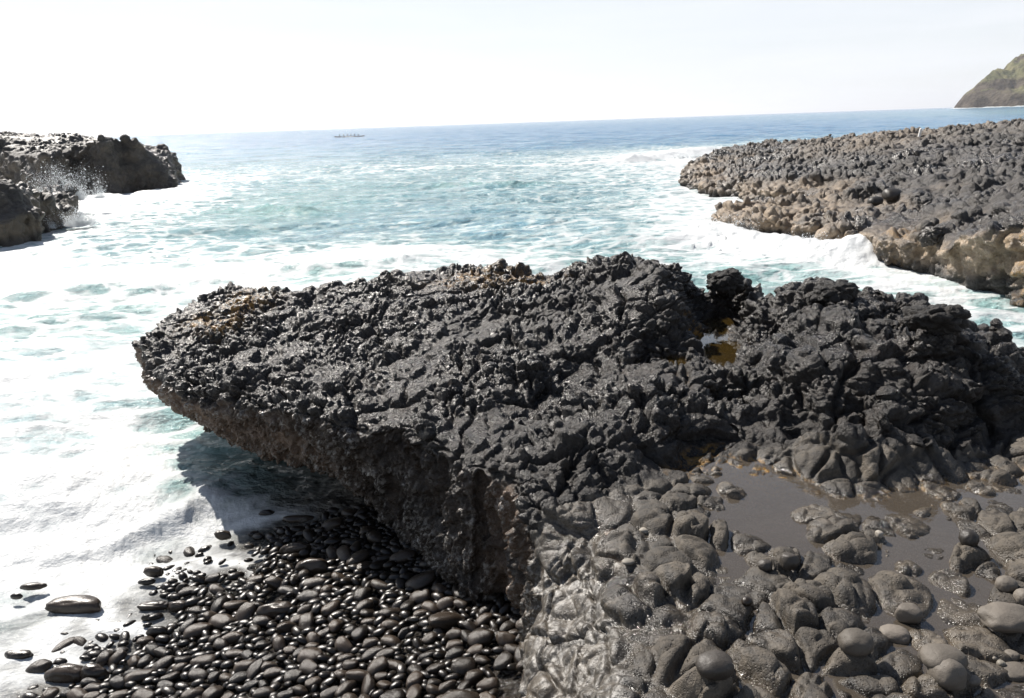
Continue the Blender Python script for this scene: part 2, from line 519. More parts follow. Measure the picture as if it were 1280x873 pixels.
def lumps(U, cell, sc, off, r=0.85, flat=0.35, gap=0.28):
    f1, f2, c1, c2 = voro(U * np.array(sc) / cell + off)
    return sstep(0.0, gap, f2 - f1) * (flat + (1 - flat) * dome(f1, r)) * (0.3 + 1.0 * c1), c2


# the ledge: small close-set lumps; the knoll: bigger broken blocks
gA, cA = lumps(V + 0.7 * warp, 0.155, (0.8, 1.0, 1.4), 0.0, gap=0.2, flat=0.3)
gB, cB = lumps(U, 0.085, (1, 0.9, 1.5), 13.7)
gC, cC = lumps(U, 0.37, (1, 1, 1.3), 27.1, flat=0.6, gap=0.2)
ledge_d = mod * (0.078 * gA * (1 - 0.45 * kn) + 0.034 * gB) - 0.03 + 0.05 * med + 0.10 * kn * (gC - 0.5) + 0.055 * (gC - 0.4) * (1 - kn)
ledge_d += 0.018 * rough_n - 0.022 * np.abs(fbm(V * 13.0 + 3, 4))
_f1, _f2, _a, _b = voro((V + 0.25 * np.stack([fbm(V * 1.2 + q_, 3) for q_ in (5.0, 35.0, 75.0)], 1)) * np.array([0.8, 1.0, 0.5]) / 0.9 + 3.3)
crack = np.exp(-((_f2 - _f1) / 0.045) ** 2) * sstep(0.35, 0.6, _a + 0.3)
ledge_d -= 0.075 * crack
_c = P(294, 500, 1.3)
ledge_d -= 0.13 * np.exp(-((V[:, 0] - _c[0] - 0.35 * (V[:, 1] - _c[1]) + 0.12 * fbm(V * 2, 2)) / 0.05) ** 2) * sstep(1.62, 1.45, V[:, 2]) * (V[:, 1] < _c[1] + 1.2)
# shelf: rounded pillows
b1, b2, _, rr, ss = rock_detail(V * np.array([1, 1, 0.25]) + np.array([3.1, 0, 0]), N, sh, 0.235, 0.12, 1)
shelf_d = (0.65 + 0.5 * sstep(-0.3, 0.3, fbm(V * 1.1 + 33, 2))) * (0.098 * b1 + 0.034 * b2 * (0.4 + 0.6 * rr)) - 0.045 + 0.006 * rough_n
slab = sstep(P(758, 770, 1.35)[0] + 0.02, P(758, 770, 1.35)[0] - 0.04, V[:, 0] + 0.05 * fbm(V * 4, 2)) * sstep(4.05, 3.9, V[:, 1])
_sf1, _sf2, _, _ = voro((V + 0.1 * np.stack([fbm(V * 2.2 + q_, 3) for q_ in (5.0, 35.0, 75.0)], 1)) * np.array([1.3, 0.7, 0.6]) / 0.3 + 1.3)
shelf_d = shelf_d * (1 - 0.75 * slab) + slab * (0.05 * fbm(V * 2.2 + 8, 3) - 0.04 * np.abs(fbm(V * 3.0 + 18, 2)) + 0.02 * b2 - 0.008 * np.abs(fbm(V * 11, 3)) - 0.05 * np.exp(-((_sf2 - _sf1) / 0.05) ** 2))
# walls: drips and flutes instead of lumps
Uw = V + 0.09 * np.stack([fbm(V * 2.6 + q_, 3) for q_ in (3.0, 43.0, 83.0)], 1)
flute = fbm(Uw * np.array([3.4, 3.4, 1.1]) + 40, 5)
ridge = 1 - np.abs(fbm(Uw * np.array([5.5, 5.5, 1.5]) + 80, 4)) * 2.4
wall_d = 0.17 * flute + 0.10 * np.clip(ridge, 0, 1) ** 3 - 0.07 + 0.02 * rough_n + 0.03 * gA * sstep(0.5, 1.3, V[:, 2])
leftwall = sstep(0.34, 0.05, N[:, 2] + 0.25 * fbm(V * 2.5 + 70, 3))
leftwall *= sstep(0.55, 0.1, V[:, 0])
_c = P(712, 758, 1.33)
shelf_d -= 0.055 * np.exp(-((V[:, 0] - _c[0]) ** 2 + ((V[:, 1] - _c[1]) * 0.8) ** 2) / 0.10 ** 2) 
d = ledge_d * (1 - sh) + shelf_d * sh
d = d * (1 - leftwall) + wall_d * leftwall
Vd = V + N * d[:, None]

px, py, _ = project(Vd)
tan = leftwall * (0.07 + 0.75 * sstep(-1.3, -2.6, Vd[:, 0]) * sstep(1.5, 0.7, Vd[:, 2])) + 0.75 * leftwall * np.exp(-((V[:, 0] - P(655, 720, 1.0)[0]) / 0.22) ** 2) * sstep(4.2, 4.8, V[:, 1]) 
tan += 0.55 * sstep(-2.6, -4.2, Vd[:, 0]) * sstep(0.35, -0.1, N[:, 2])
amber = np.exp(-(((V[:, 0] - P(1080, 595, 1.46)[0]) / 0.8) ** 2 + ((V[:, 1] - P(1080, 595, 1.46)[1]) / 0.35) ** 2))
amber += np.exp(-(((V[:, 0] - P(960, 578, 1.46)[0]) / 0.6) ** 2 + ((V[:, 1] - P(960, 578, 1.46)[1]) / 0.3) ** 2))
for (ax, ay, az) in ((890, 420, 1.7), (840, 455, 1.7)):
    c = P(ax, ay, az)
    amber += 0.55 * np.exp(-(((V[:, 0] - c[0]) / 0.3) ** 2 + ((V[:, 1] - c[1]) / 0.5) ** 2)) * sstep(1.76, 1.7, Vd[:, 2])
amber *= np.maximum(sstep(1.52, 1.48, Vd[:, 2]), (V[:, 1] > 5.6))
low = sstep(1.49, 1.45, Vd[:, 2]) * sh * (1 - leftwall) * (1 - slab) * (V[:, 0] > 0.55)
tan = np.clip(tan + 0.95 * low, 0, 1)
alg = np.zeros(len(V))
for (ax, ay, az, sx, sy) in ((305, 376, 1.76, .35, .3), (280, 395, 1.7, .3, .25), (590, 348, 2.02, .5, .25), (640, 352, 2.02, .5, .3), (870, 400, 1.9, .15, .12),
                             (250, 400, 1.6, .2, .2), (680, 356, 2.0, .25, .2)):
    c = P(ax, ay, az)
    alg = np.maximum(alg, np.exp(-(((V[:, 0] - c[0]) / sx) ** 2 + ((V[:, 1] - c[1]) / sy) ** 2)))
alg = np.maximum(alg * 1.1, np.clip(amber * 1.6, 0, 1))
wetn = fbm(V * 0.9 + 60, 3)
wet = (0.35 + 0.6 * sstep(-0.5, 0.25, wetn + 0.5 * sstep(0.8, -2.0, V[:, 0]))) * (1 - sh) + 0.35 * leftwall
wet = np.maximum(wet, sh * np.clip(sstep(1.56, 1.50, Vd[:, 2]) * 0.9 * (1 - slab) + slab * 0.5 + 0.75 * (1 - slab) * sstep(0.0, 0.3, fbm(V * 1.4 + 44, 4)), 0, 1))
pale_glint = np.clip(slab * 0.45 + 0.05 * (1 - sh) * (1 - leftwall) + leftwall * 1.0 * sstep(0.5, 0.85, ridge) * sstep(-0.2, 0.3, flute), 0, 1)  # slab: white glints painted as pale colour; wall: pale drip streaks
tone = np.clip(0.5 + (1 - sh) * (0.35 * (cA - 0.5) + 0.5 * fbm(V * 1.7 + 5, 3)) + sh * (0.9 * (rr - 0.5) + 0.3 * fbm(V * 2.5, 3)), 0, 1)
ATT = dict(tone=tone, sleek=sh * slab * (1 - leftwall), tan=tan, algae=np.clip(alg, 0, 1), wet=np.clip(wet, 0, 1), pale_glint=pale_glint)

ledge = bpy.data.objects.new('rock_ledge', None); COL.objects.link(ledge)
tag(ledge, 'big black lumpy lava ledge with overhanging brown flank and tide-pool shelf, in the foreground', 'rock')
cF = V[F].mean(1)
shF = sh[F].mean(1)
kx = np.interp(cF[:, 1], [0, 5.2, 6.0, 6.8, 8.0, 9.5, 20], [9, 1.55, 1.75, 1.95, 2.35, 3.0, 6])
is_shelf = shF > 0.5
is_knoll = ~is_shelf & (cF[:, 0] > kx)
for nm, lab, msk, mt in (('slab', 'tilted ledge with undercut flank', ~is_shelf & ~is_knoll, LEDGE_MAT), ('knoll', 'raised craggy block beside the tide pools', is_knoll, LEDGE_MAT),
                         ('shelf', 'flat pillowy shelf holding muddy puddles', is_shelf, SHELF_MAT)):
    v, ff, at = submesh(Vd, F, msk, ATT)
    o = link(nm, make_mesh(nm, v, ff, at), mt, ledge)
    o['label'] = lab
from mathutils.bvhtree import BVHTree
_sub = (Vd[:, 2] > 0.8)


def tree_of(V, F):
    return BVHTree.FromPolygons(V.tolist(), F.tolist(), all_triangles=False)


LEDGE_TREE = tree_of(*submesh(Vd, F, (cF[:, 2] > 1.0), {})[:2])


def drop(tree, x, y, default):
    hit = tree.ray_cast(Vector((x, y, 20)), Vector((0, 0, -1)))
    return hit[0].z if hit[0] is not None else default


def ray_px(tree, px, py):
    d = _F * FPX + _R * (px - W_IMG / 2) - _U * (py - H_IMG / 2)
    hit = tree.ray_cast(Vector((0, 0, HCAM)), Vector(d).normalized())
    return hit[0]


# ------------------------------------------------------------------ far rocks
def far_rock(name, pts, poly, box, h, cells, amps, mat, label, undercut=0.5, sub=1, seed=0.0, tanlow=0.0, platy=0.6, extra=None, big=0.35, terr=0.0):
    tp = np.array([P(*t) if len(t) == 3 else np.array(t[:3]) for t in pts])
    hf = rbf(tp[:, :2], tp[:, 2], 0.05)
    pol = np.array([P(*t)[:2] if len(t) == 3 else t for t in poly])
    x0, x1, y0, y1, z0, z1 = box
    nx, ny, nz = int((x1 - x0) / h), int((y1 - y0) / h), int((z1 - z0) / h)
    X, Y = np.meshgrid(x0 + np.arange(nx) * h, y0 + np.arange(ny) * h, indexing='ij')
    q2 = np.stack([X.ravel(), Y.ravel()], 1); q3 = np.column_stack([q2, np.zeros(len(q2)) + seed])
    H2 = hf(q2) + big * 0.45 * fbm(q3 * 0.45, 3) + big * 0.2 * fbm(q3 * 1.3, 3)
    D2 = poly_sd(q2, pol) + 0.7 * fbm(q3 * 0.5 + 7, 4)
    if terr:
        ph = (H2 + 0.22 * fbm(q3 * 0.35 + 2, 3)) / terr
        H2 += 0.7 * terr * (np.floor(ph) + sstep(0.6, 1.0, ph - np.floor(ph)) - ph + 0.3)
    H2 = np.clip(H2, 0.1, z1 - 0.3)
    H2 = H2.reshape(nx, ny); D2 = D2.reshape(nx, ny)
    f = np.empty((nx, ny, nz), np.float32)
    for k in range(nz):
        z = z0 + k * h
        t = np.clip((H2 - z) / np.maximum(H2, 0.5), 0, 1.3)
        f[:, :, k] = smax(z - H2, D2 + undercut * (t ** 1.2) * np.minimum(H2, 1.5), 0.25)
    band = np.abs(f) < 4 * h + 0.5
    pw = np.argwhere(band) * h + np.array([x0, y0, z0])
    f[band] += big * (0.5 * fbm(pw * 0.7 + seed, 3) + 0.22 * fbm(pw * 1.9 + seed, 2))
    V, F = surface_nets(f, (x0, y0, z0), h)
    c = V[F].mean(1)
    V, F, _ = submesh(V, F, c[:, 2] > -0.5, {})
    V = smooth(V, F, 2, 0.5)
    for _ in range(sub):
        V, F = subdivide(V, F); V = smooth(V, F, 1, 0.5)
    N = normals(V, F)
    U = V + 0.12 * np.stack([fbm(V * 1.5 + s, 2) for s in (1.0, 31.0, 71.0)], 1)
    sc = np.array([1, platy, 1.3])
    f1, f2, r1, _ = voro(U * sc / cells[0] + seed)
    g1 = sstep(0, 0.3, f2 - f1) * (0.3 + 0.7 * dome(f1, 0.85)) * (0.4 + 0.9 * r1)
    f1, f2, s1, _ = voro(U * sc / cells[1] + seed + 9)
    g2 = sstep(0, 0.3, f2 - f1) * (0.3 + 0.7 * dome(f1, 0.85)) * (0.3 + s1)
    wall = sstep(0.4, 0.0, N[:, 2])
    md = 0.2 + 1.1 * sstep(-0.35, 0.35, fbm(V * 0.5 + seed + 60, 3))
    d = md * (amps[0] * g1 + amps[1] * g2) - 0.4 * amps[0] + big * 0.22 * fbm(V * np.array([0.9, 0.7, 1.6]) + seed + 30, 4)
    flute = fbm(V * np.array([2.0, 2.0, 0.7]) + 40, 5)
    d = d * (1 - 0.3 * wall) + wall * (0.36 * flute + 0.22 * (0.35 - np.abs(fbm(V * np.array([1.5, 1.5, 1.2]) + 12, 4)))) + 0.08 * fbm(V * 3 + seed, 4)
    Vd = V + N * d[:, None]
    n = fbm(V * 0.35 + seed + 3, 3)
    tn = np.clip(tanlow * (sstep(1.4, 0.3, Vd[:, 2] + 0.8 * n) * 0.48 + wall * 0.65) * sstep(0.15, 0.75, Vd[:, 2] + 0.35 * fbm(V * 0.9 + 15, 3)) * (0.55 + 0.6 * sstep(-0.3, 0.3, fbm(V * 0.7 + 19, 3))), 0, 1)
    at = dict(tan=tn, algae=np.zeros(len(V)), wet=0.85 * sstep(-0.35, 0.4, n) , pale_glint=np.zeros(len(V)) + 0.05, tone=np.clip(0.5 + 0.5 * (r1 - 0.5) + 0.4 * fbm(V * 0.6 + seed, 3), 0, 1))
    if extra: extra(Vd, N, at, wall)
    o = link(name, make_mesh(name, Vd, F, at), mat)
    tag(o, label, 'rock')
    return o, Vd, F


def bench_extra(V, N, at, wall):
    brown = sstep(1.3, 2.1, V[:, 2]) * sstep(32, 42, V[:, 1])
    at['tan'] = np.clip(at['tan'] + 0.22 * brown * (fbm(V * 0.8, 3) + 0.6), 0, 1)
    at['wet'] *= 1 - 0.8 * brown
    for (x, y, z) in ((1240, 285, 1.7), (1215, 300, 1.5), (1275, 300, 1.4), (1125, 305, .6), (1255, 290, 1.6)):
        c = P(x, y, z)
        at['algae'] = np.maximum(at['algae'], np.exp(-((V[:, :2] - c[:2]) ** 2).sum(1) / 0.12) * 0.75)


BENCH_PTS = [(1230, 275, 1.65), (1280, 270, 1.7), (1280, 300, 1.5), (1180, 305, 1.0), (1150, 325, 0.7), (1110, 320, 0.5), (1250, 330, 1.1),
             (930, 262, .8), (900, 275, .6), (1000, 262, .85), (1060, 265, .9), (1040, 290, .6), (1090, 300, .7), (1100, 270, 1.0), (1160, 280, 1.1), (1130, 290, .75), (1170, 268, .9),
             (1150, 248, 1.3), (1220, 245, 1.65), (1280, 240, 1.7), (870, 226, .55), (900, 240, .5), (960, 245, .6), (1010, 250, .75), (1080, 240, 1.2),
             (880, 208, .7), (940, 195, 1.2), (1000, 215, 1.4), (1100, 215, 1.6), (1200, 215, 1.8), (1280, 215, 1.9), (980, 184, 1.5), (1000, 190, 1.6), (1080, 178, 2.0),
             (1150, 168, 2.25), (1165, 168, 2.7), (1200, 165, 2.6), (1215, 160, 2.9), (1240, 166, 2.6), (1262, 158, 3.0), (1280, 161, 2.75), (1200, 185, 2.3), (1280, 185, 2.45), (1100, 190, 2.0), (1350, 165, 2.9), (1350, 250, 1.9), (1400, 300, 1.9)]
BENCH_POLY = [(1300, 380, 0.2), (1260, 372, 0.1), (1210, 360, 0.1), (1170, 350, 0.1), (1150, 340, .1), (1100, 330, 0.1), (1085, 318, 0.1), (1040, 308, 0.1), (1000, 300, 0.1), (940, 292, 0.1), (900, 286, .1),
              (890, 272, .1), (960, 262, .1), (1020, 262, .2), (950, 255, .1), (880, 243, .1), (852, 232, .1), (862, 215, .1), (900, 200, .3), (960, 182, 1.2)]
bp = BENCH_POLY + [P(985, 181, 1.5)[:2] + np.array([0, 1.5]), P(1150, 165, 2.2)[:2] + np.array([0, 2.0]), P(1280, 159, 2.7)[:2] + np.array([0, 2.0]), np.array([60.0, 62.0]), np.array([60.0, 12.0]), np.array([16.5, 12.0])]
bench, BV, BF = far_rock('rock_bench', BENCH_PTS, bp, (5, 52, 13, 68, -0.6, 3.9), 0.10, (0.36, 0.16), (0.21, 0.08), BENCH_MAT,
                         'long sunlit lava bench with tan water-worn edges, running out to sea across the channel', tanlow=1.0, extra=bench_extra, seed=2.0, undercut=0.35, big=0.6, terr=0.42)

PT1 = [(20, 224, 2.5), (0, 222, 2.5), (50, 240, 2.1), (70, 255, 1.2), (85, 262, .8), (40, 275, 1.2), (0, 260, 2.0), (20, 300, .4), (0, 300, .6), (60, 285, .5), (-60, 220, 2.6), (-60, 300, 1.0)]
PO1 = [(-80, 322, 0), (-20, 314, 0), (20, 309, 0), (55, 303, 0), (60, 290, 0), (95, 283, 0), (98, 265, .2), (75, 240, 1.0), (50, 232, 1.8), (0, 218, 2.4), (-80, 214, 2.4)]
far_rock('rock_point', PT1, PO1, (-40, -14, 24, 44, -0.6, 3.6), 0.13, (0.7, 0.32), (0.3, 0.13), POINT_MAT,
         'dark lava rock sloping into foam, nearer of the two rocks at the left edge', seed=5.0, tanlow=0.45, undercut=0.2)
PT2 = [tuple(PD(*t)) + (0,) for t in [(150, 170, 53), (120, 173, 53), (100, 178, 50), (165, 172, 54), (180, 181, 55), (193, 192, 56), (205, 207, 56), (214, 222, 57), (222, 234, 57), (196, 215, 53), (200, 232, 55),
        (150, 200, 49), (160, 225, 49), (135, 185, 50), (120, 200, 47), (110, 215, 46), (140, 230, 46), (90, 196, 50), (80, 212, 46), (60, 196, 52), (30, 198, 48), (0, 198, 47), (30, 215, 44), (0, 212, 44), (100, 232, 45), (70, 225, 45),
        (-60, 200, 48), (90, 170, 63), (60, 173, 63), (30, 174, 62), (0, 168, 60), (-60, 168, 60), (60, 190, 58), (30, 190, 57), (0, 188, 57)]]
PT2 += [(-27.0, 62.5, 1.6, 0), (-27.0, 66.0, 1.0, 0), (-30.0, 67.0, 2.6, 0)]
PO2 = [(224, 237, 0), (190, 239, 0), (160, 241, 0), (140, 244, 0), (115, 243, 0), (95, 234, .5), (60, 228, 1.2), (20, 218, 1.6), (-80, 210, 1.6), np.array([-60.0, 70.0]), np.array([-30.0, 68.0]), PD(214, 225, 65)[:2], PD(219, 232, 61)[:2]]
far_rock('rock_point', PT2, PO2, (-58, -22, 40, 70, -0.6, 5.4), 0.17, (0.8, 0.4), (0.22, 0.12), POINT_MAT,
         'rounded dark lava headland with a steep seaward face, farther rock at the left edge', seed=8.0, tanlow=0.25, undercut=-0.25, big=0.7)
BENCH_TREE = tree_of(*submesh(BV, BF, (BV[BF].mean(1)[:, 2] > 0.2), {})[:2])

# ------------------------------------------------------------------ headland
def headland():
    nx, ny = 420, 260
    xs = np.linspace(870, 1500, nx); ys = np.linspace(1150, 2000, ny)
    X, Y = np.meshgrid(xs, ys, indexing='ij')
    q = np.column_stack([X.ravel() / 90, Y.ravel() / 90, np.zeros(X.size)])
    base = PD(1192, 134, 1500)
    s = X - base[0] - np.where(Y > 1500, 0.72, 0.6) * np.abs(Y - 1500) - 10 * gnoise(q * 2).reshape(X.shape)
    hgt = np.interp(s, [-40, -2, 2, 14, 34, 66, 84, 118, 150, 300, 600], [-8, -6, 5, 22, 34, 60, 68, 94, 108, 190, 280])
    r = fbm(q * 1.4, 5).reshape(X.shape)
    rd = np.abs(fbm(q * np.array([3.0, 1.4, 1]) + 5, 4)).reshape(X.shape)
    hgt = hgt + np.clip(hgt, 0, 60) / 60 * (20 * r - 30 * rd + 7)
    V = np.column_stack([X.ravel(), Y.ravel(), hgt.ravel()])
    i = np.arange((nx - 1) * ny).reshape(nx - 1, ny)[:, :-1].ravel()
    F = np.stack([i, i + ny, i + ny + 1, i + 1], 1)
    m, nt = new_mat('headland_slope'); b = NB(nt)
    co = b.n('ShaderNodeTexCoord').outputs['Object']
    z = b.n('ShaderNodeSeparateXYZ', {0: co}).outputs[2]
    st = b.n('ShaderNodeMapping', {'Vector': co, 'Scale': (1, 1, 3.0)}).outputs[0]
    n = b.noise(st, 0.011, 8, 0.62, 0.6); n2 = b.noise(co, 0.06, 6, 0.65)
    g = b.math('MULTIPLY', b.rng(z, 16, 34), b.rng(n, 0.43, 0.53))
    rock = b.mix(b.rng(n2, 0.35, 0.65), (0.035, 0.028, 0.024), (0.095, 0.078, 0.06))
    base_c = b.mix(g, rock, b.mix(b.rng(n2, 0.35, 0.65), (0.07, 0.075, 0.038), (0.15, 0.14, 0.075)))
    bm = b.n('ShaderNodeBump', {'Strength': 1.0, 'Distance': 7.0, 'Height': n2}).outputs[0]
    p = b.n('ShaderNodeBsdfPrincipled', {'Base Color': base_c, 'Roughness': 0.9, 'Normal': bm, 'Specular IOR Level': 0.1})
    b.n('ShaderNodeOutputMaterial', {0: p.outputs[0]})
    o = link('headland', make_mesh('headland', V, F), m)
    tag(o, 'steep distant headland with green slopes above a dark sea cliff', 'hill', kind='structure')


headland()

# ------------------------------------------------------------------ beach
def beach_z(x, y):
    # waterline runs from under the ledge to the lower left; the beach climbs towards the cliff foot and the viewer
    a = P(400, 652, 0.03)[:2]; c = P(70, 852, 0.03)[:2]
    e = (c - a) / np.linalg.norm(c - a)
    n = np.array([-e[1], e[0]])
    if n[0] < 0: n = -n
    s = (np.asarray(x) - a[0]) * n[0] + (np.asarray(y) - a[1]) * n[1]
    return np.where(s > 0, 0.03 + 0.10 * s + 0.012 * s * s, 0.03 + 0.13 * s)


def make_beach():
    xs = np.arange(-9, 1.2, 0.05); ys = np.arange(0.4, 9.0, 0.05)
    X, Y = np.meshgrid(xs, ys, indexing='ij')
    q = np.column_stack([X.ravel(), Y.ravel(), 0 * X.ravel()])
    Z = beach_z(X, Y).ravel() + 0.03 * fbm(q * 1.2, 3) + 0.012 * fbm(q * 9, 3) - 0.05
    ny = len(ys)
    i = np.arange((len(xs) - 1) * ny).reshape(-1, ny)[:, :-1].ravel()
    F = np.stack([i, i + ny, i + ny + 1, i + 1], 1)
    m, nt = new_mat('wet_shingle'); b = NB(nt)
    co = b.n('ShaderNodeTexCoord').outputs['Object']
    v = b.math('ADD', b.vor(co, 26), b.math('MULTIPLY', b.noise(co, 60, 4, 0.7), 0.5))
    base = b.mix(b.noise(co, 8), (0.010, 0.009, 0.008), (0.04, 0.034, 0.028))
    bm = b.n('ShaderNodeBump', {'Strength': 1.0, 'Distance': 0.03, 'Height': b.math('SUBTRACT', 1.0, v)}).outputs[0]
    p = b.n('ShaderNodeBsdfPrincipled', {'Base Color': base, 'Roughness': 0.13, 'Normal': bm})
    b.n('ShaderNodeOutputMaterial', {0: p.outputs[0]})
    o = link('beach', make_mesh('beach', np.column_stack([X.ravel(), Y.ravel(), Z]), F), m)
    tag(o, 'dark wet shingle below the overhanging ledge', 'beach', kind='structure')


make_beach()

# ------------------------------------------------------------------ stones
def ico(sub):
    import bmesh
    bm = bmesh.new(); bmesh.ops.create_icosphere(bm, subdivisions=sub, radius=1.0)
    V = np.array([v.co[:] for v in bm.verts]); F = np.array([[v.index for v in f.verts] for f in bm.faces]); bm.free()
    return V, F


ICO3 = ico(3); ICO4 = ico(4); ICO5 = ico(5)


def stone_shape(V, seed, rough=0.16, angular=0.0):
    o = np.array([seed * 13.7, seed * 5.1, seed * 2.3])
    r = 1 + rough * fbm(V * 0.9 + o, 3) + 0.03 * fbm(V * 3 + o, 3)
    if angular:
        rs = np.random.default_rng(int(seed * 10) + 1)
        for _ in range(9):
            n = rs.normal(size=3); n /= np.linalg.norm(n)
            c = 0.62 + 0.25 * rs.random()
            dd = (V * r[:, None]) @ n
            r = np.where(dd > c, r * (1 - angular * (1 - c / np.maximum(dd, 1e-6))), r)
    # slightly superelliptic: flatter sides like tumbled cobbles
    W = np.sign(V) * np.abs(V) ** 0.9
    return W * r[:, None]


def craggy(V, seed):
    U = V + 0.25 * np.stack([fbm(V * 1.6 + q_ + seed, 2) for q_ in (1.0, 31.0, 71.0)], 1)
    f1, f2, c1, _ = voro(U * 1.7 + seed)
    g = sstep(0, 0.25, f2 - f1) * (0.3 + 0.7 * dome(f1, 0.85)) * (0.4 + 0.8 * c1)
    f1, f2, c1, _ = voro(U * 4.5 + seed)
    g += 0.35 * sstep(0, 0.25, f2 - f1) * (0.3 + 0.7 * dome(f1, 0.85)) * (0.4 + 0.8 * c1)
    return V * (0.85 + 0.26 * g + 0.10 * fbm(V * 4 + seed, 4))[:, None]


def one_stone(px, py, rx, ry, label, mat, name='stone', cat='stone', tree=None, z0=None, seed=1.0, angular=0.0, rot=0.0, rough=0.16, depth=1.0, sink=0.3, lv=ICO4, crag=False):
    """a stone whose centre shows at (px, py) with half extents rx, ry in photo pixels"""
    if tree is not None:
        hit = ray_px(tree, px, py + ry * 0.7)
        g = np.array(hit) if hit is not None else P(px, py + ry * 0.7, z0 if z0 else 1.5)
    else:
        g = P(px, py + ry * 0.6, z0)
    dist = np.linalg.norm(g - np.array([0, 0, HCAM])) * (np.dot(g - np.array([0, 0, HCAM]), _F) / np.linalg.norm(g - np.array([0, 0, HCAM])))
    a = rx * dist / FPX; c = ry * dist / FPX
    if crag: lv = ICO5
    V = stone_shape(lv[0], seed, rough, angular)
    if crag: V = craggy(V, seed)
    V = V * np.array([a, (a + c) / 2 * depth, c])
    cr, sr = math.cos(rot), math.sin(rot)
    V = V @ np.array([[cr, sr, 0], [-sr, cr, 0], [0, 0, 1]])
    me = make_mesh(name, V, lv[1])
    o = link(name, me, mat)
    o.location = (g[0], g[1] + (a + c) / 2 * depth * 0.4, g[2] + c * (1 - sink * 1.6))
    tag(o, label, cat)
    return o


T = LEDGE_TREE
S = STONE_MAT; DS = DARK_STONE_MAT
one_stone(1213, 673, 11, 11, 'dark brown round stone sitting in the puddle by the tan rock slab', DS, tree=T, seed=1)
one_stone(1260, 731, 12, 10, 'smooth tan-grey egg-shaped stone at the puddle edge near the right side', S, tree=T, seed=2)
one_stone(1281, 747, 10, 11, 'grey stone cut off by the right edge, beside the egg-shaped stone', S, tree=T, seed=3)
one_stone(1262, 778, 32, 13, 'long flat pale stone like a loaf, undercut with deep shade', S, tree=T, seed=4, rough=0.3, sink=0.1)
one_stone(1137, 770, 17, 12, 'blocky pinkish stone with one lit facet on the pillowy shelf', S, tree=T, seed=5, angular=0.8, sink=0.15)
one_stone(1121, 795, 18, 10, 'smooth brown oval stone lying below the blocky pinkish stone', S, tree=T, seed=6, rot=-0.3)
one_stone(1072, 806, 21, 15, 'large rounded pitted stone with a broad shadow, left of the oval stone', S, tree=T, seed=7, sink=0.2)
one_stone(1182, 828, 27, 14, 'broad pinkish boulder leaning behind a paler upright one', S, tree=T, seed=8, sink=0.15)
one_stone(1187, 846, 21, 20, 'pale upright rounded boulder at the bottom edge', S, tree=T, seed=9, sink=0.15)
one_stone(1159, 820, 10, 8, 'small brown stone tucked against the broad pinkish boulder', DS, tree=T, seed=10)
one_stone(1216, 851, 10, 6, 'little grey stone at the foot of the pale upright boulder', S, tree=T, seed=11)
one_stone(1266, 821, 10, 8, 'grey lump of stone with black shade behind it, in the lower right corner', S, tree=T, seed=12, angular=0.4)
one_stone(1272, 843, 22, 8, 'flat grey stone running out of the lower right corner', S, tree=T, seed=13)
one_stone(1252, 830, 5, 4.5, 'tiny pale round pebble in the wet gap near the lower right corner', PALE_MAT, 'pebble', 'pebble', tree=T, seed=14, lv=ICO3)
one_stone(1244, 823, 3, 2.5, 'tiny white chip beside the pale round pebble', PALE_MAT, 'pebble', 'pebble', tree=T, seed=33, lv=ICO3)
one_stone(1100, 668, 6, 5, 'tan angular chip on the wet rock island between puddles', PALE_MAT, tree=T, seed=15, angular=0.9, lv=ICO3)
one_stone(987, 704, 13, 11, 'cup-shaped dark stone with a flat sunlit top standing in shallow water', DS, tree=T, seed=16, angular=0.5, sink=0.1)
one_stone(957, 707, 9, 7, 'small dark stone left of the flat-topped stone', DS, tree=T, seed=17)
one_stone(934, 752, 7, 6, 'black shiny pebble in the puddle between grey pillows', COBBLE_MAT, 'pebble', 'pebble', tree=T, seed=18, lv=ICO3)
one_stone(936, 648, 4, 2.5, 'lone black pebble in the open muddy puddle', COBBLE_MAT, 'pebble', 'pebble', tree=T, seed=19, lv=ICO3)
one_stone(806, 664, 7, 4, 'pale flat pebble on the dark pillows at the top of the shelf', PALE_MAT, 'pebble', 'pebble', tree=T, seed=20, lv=ICO3)
one_stone(786, 703, 8, 3, 'pale flat pebble wedged between pillows above the smooth slab', PALE_MAT, 'pebble', 'pebble', tree=T, seed=21, lv=ICO3)
one_stone(895, 836, 23, 15, 'smooth dark round boulder on the grey pillows at the bottom edge', DS, 'boulder', 'boulder', tree=T, seed=22, sink=0.15)
one_stone(1047, 366, 26, 15, 'rounded black boulder perched on top of the craggy knoll', LEDGE_MAT, 'boulder', 'boulder', tree=T, z0=2.2, seed=23, crag=True, sink=0.3, rough=0.3)
one_stone(908, 345, 24, 15, 'grey-topped boulder behind the dark hump by the sea', LEDGE_MAT, 'boulder', 'boulder', tree=T, z0=2.15, seed=24, crag=True, angular=0.5, sink=0.5, rough=0.35)
one_stone(1175, 398, 34, 22, 'angular grey block with a smooth slanting top on the knoll', LEDGE_MAT, 'boulder', 'boulder', tree=T, z0=2.15, seed=25, crag=True, angular=1.1, sink=0.3, rough=0.25)
one_stone(1167, 298, 15, 13, 'big dark boulder resting in a hollow of the sunlit bench', DS, 'boulder', 'boulder', tree=BENCH_TREE, seed=26, crag=True, angular=0.8, sink=0.1, z0=.9)
one_stone(1117, 243, 12, 9, 'dark boulder on the sunlit bench with a wet film beside it', DS, 'boulder', 'boulder', tree=BENCH_TREE, seed=27, angular=0.4, z0=1)
one_stone(1096, 252, 10, 7, 'smaller dark boulder left of the boulder with the wet film', DS, 'boulder', 'boulder', tree=BENCH_TREE, seed=28, angular=0.4, z0=1)

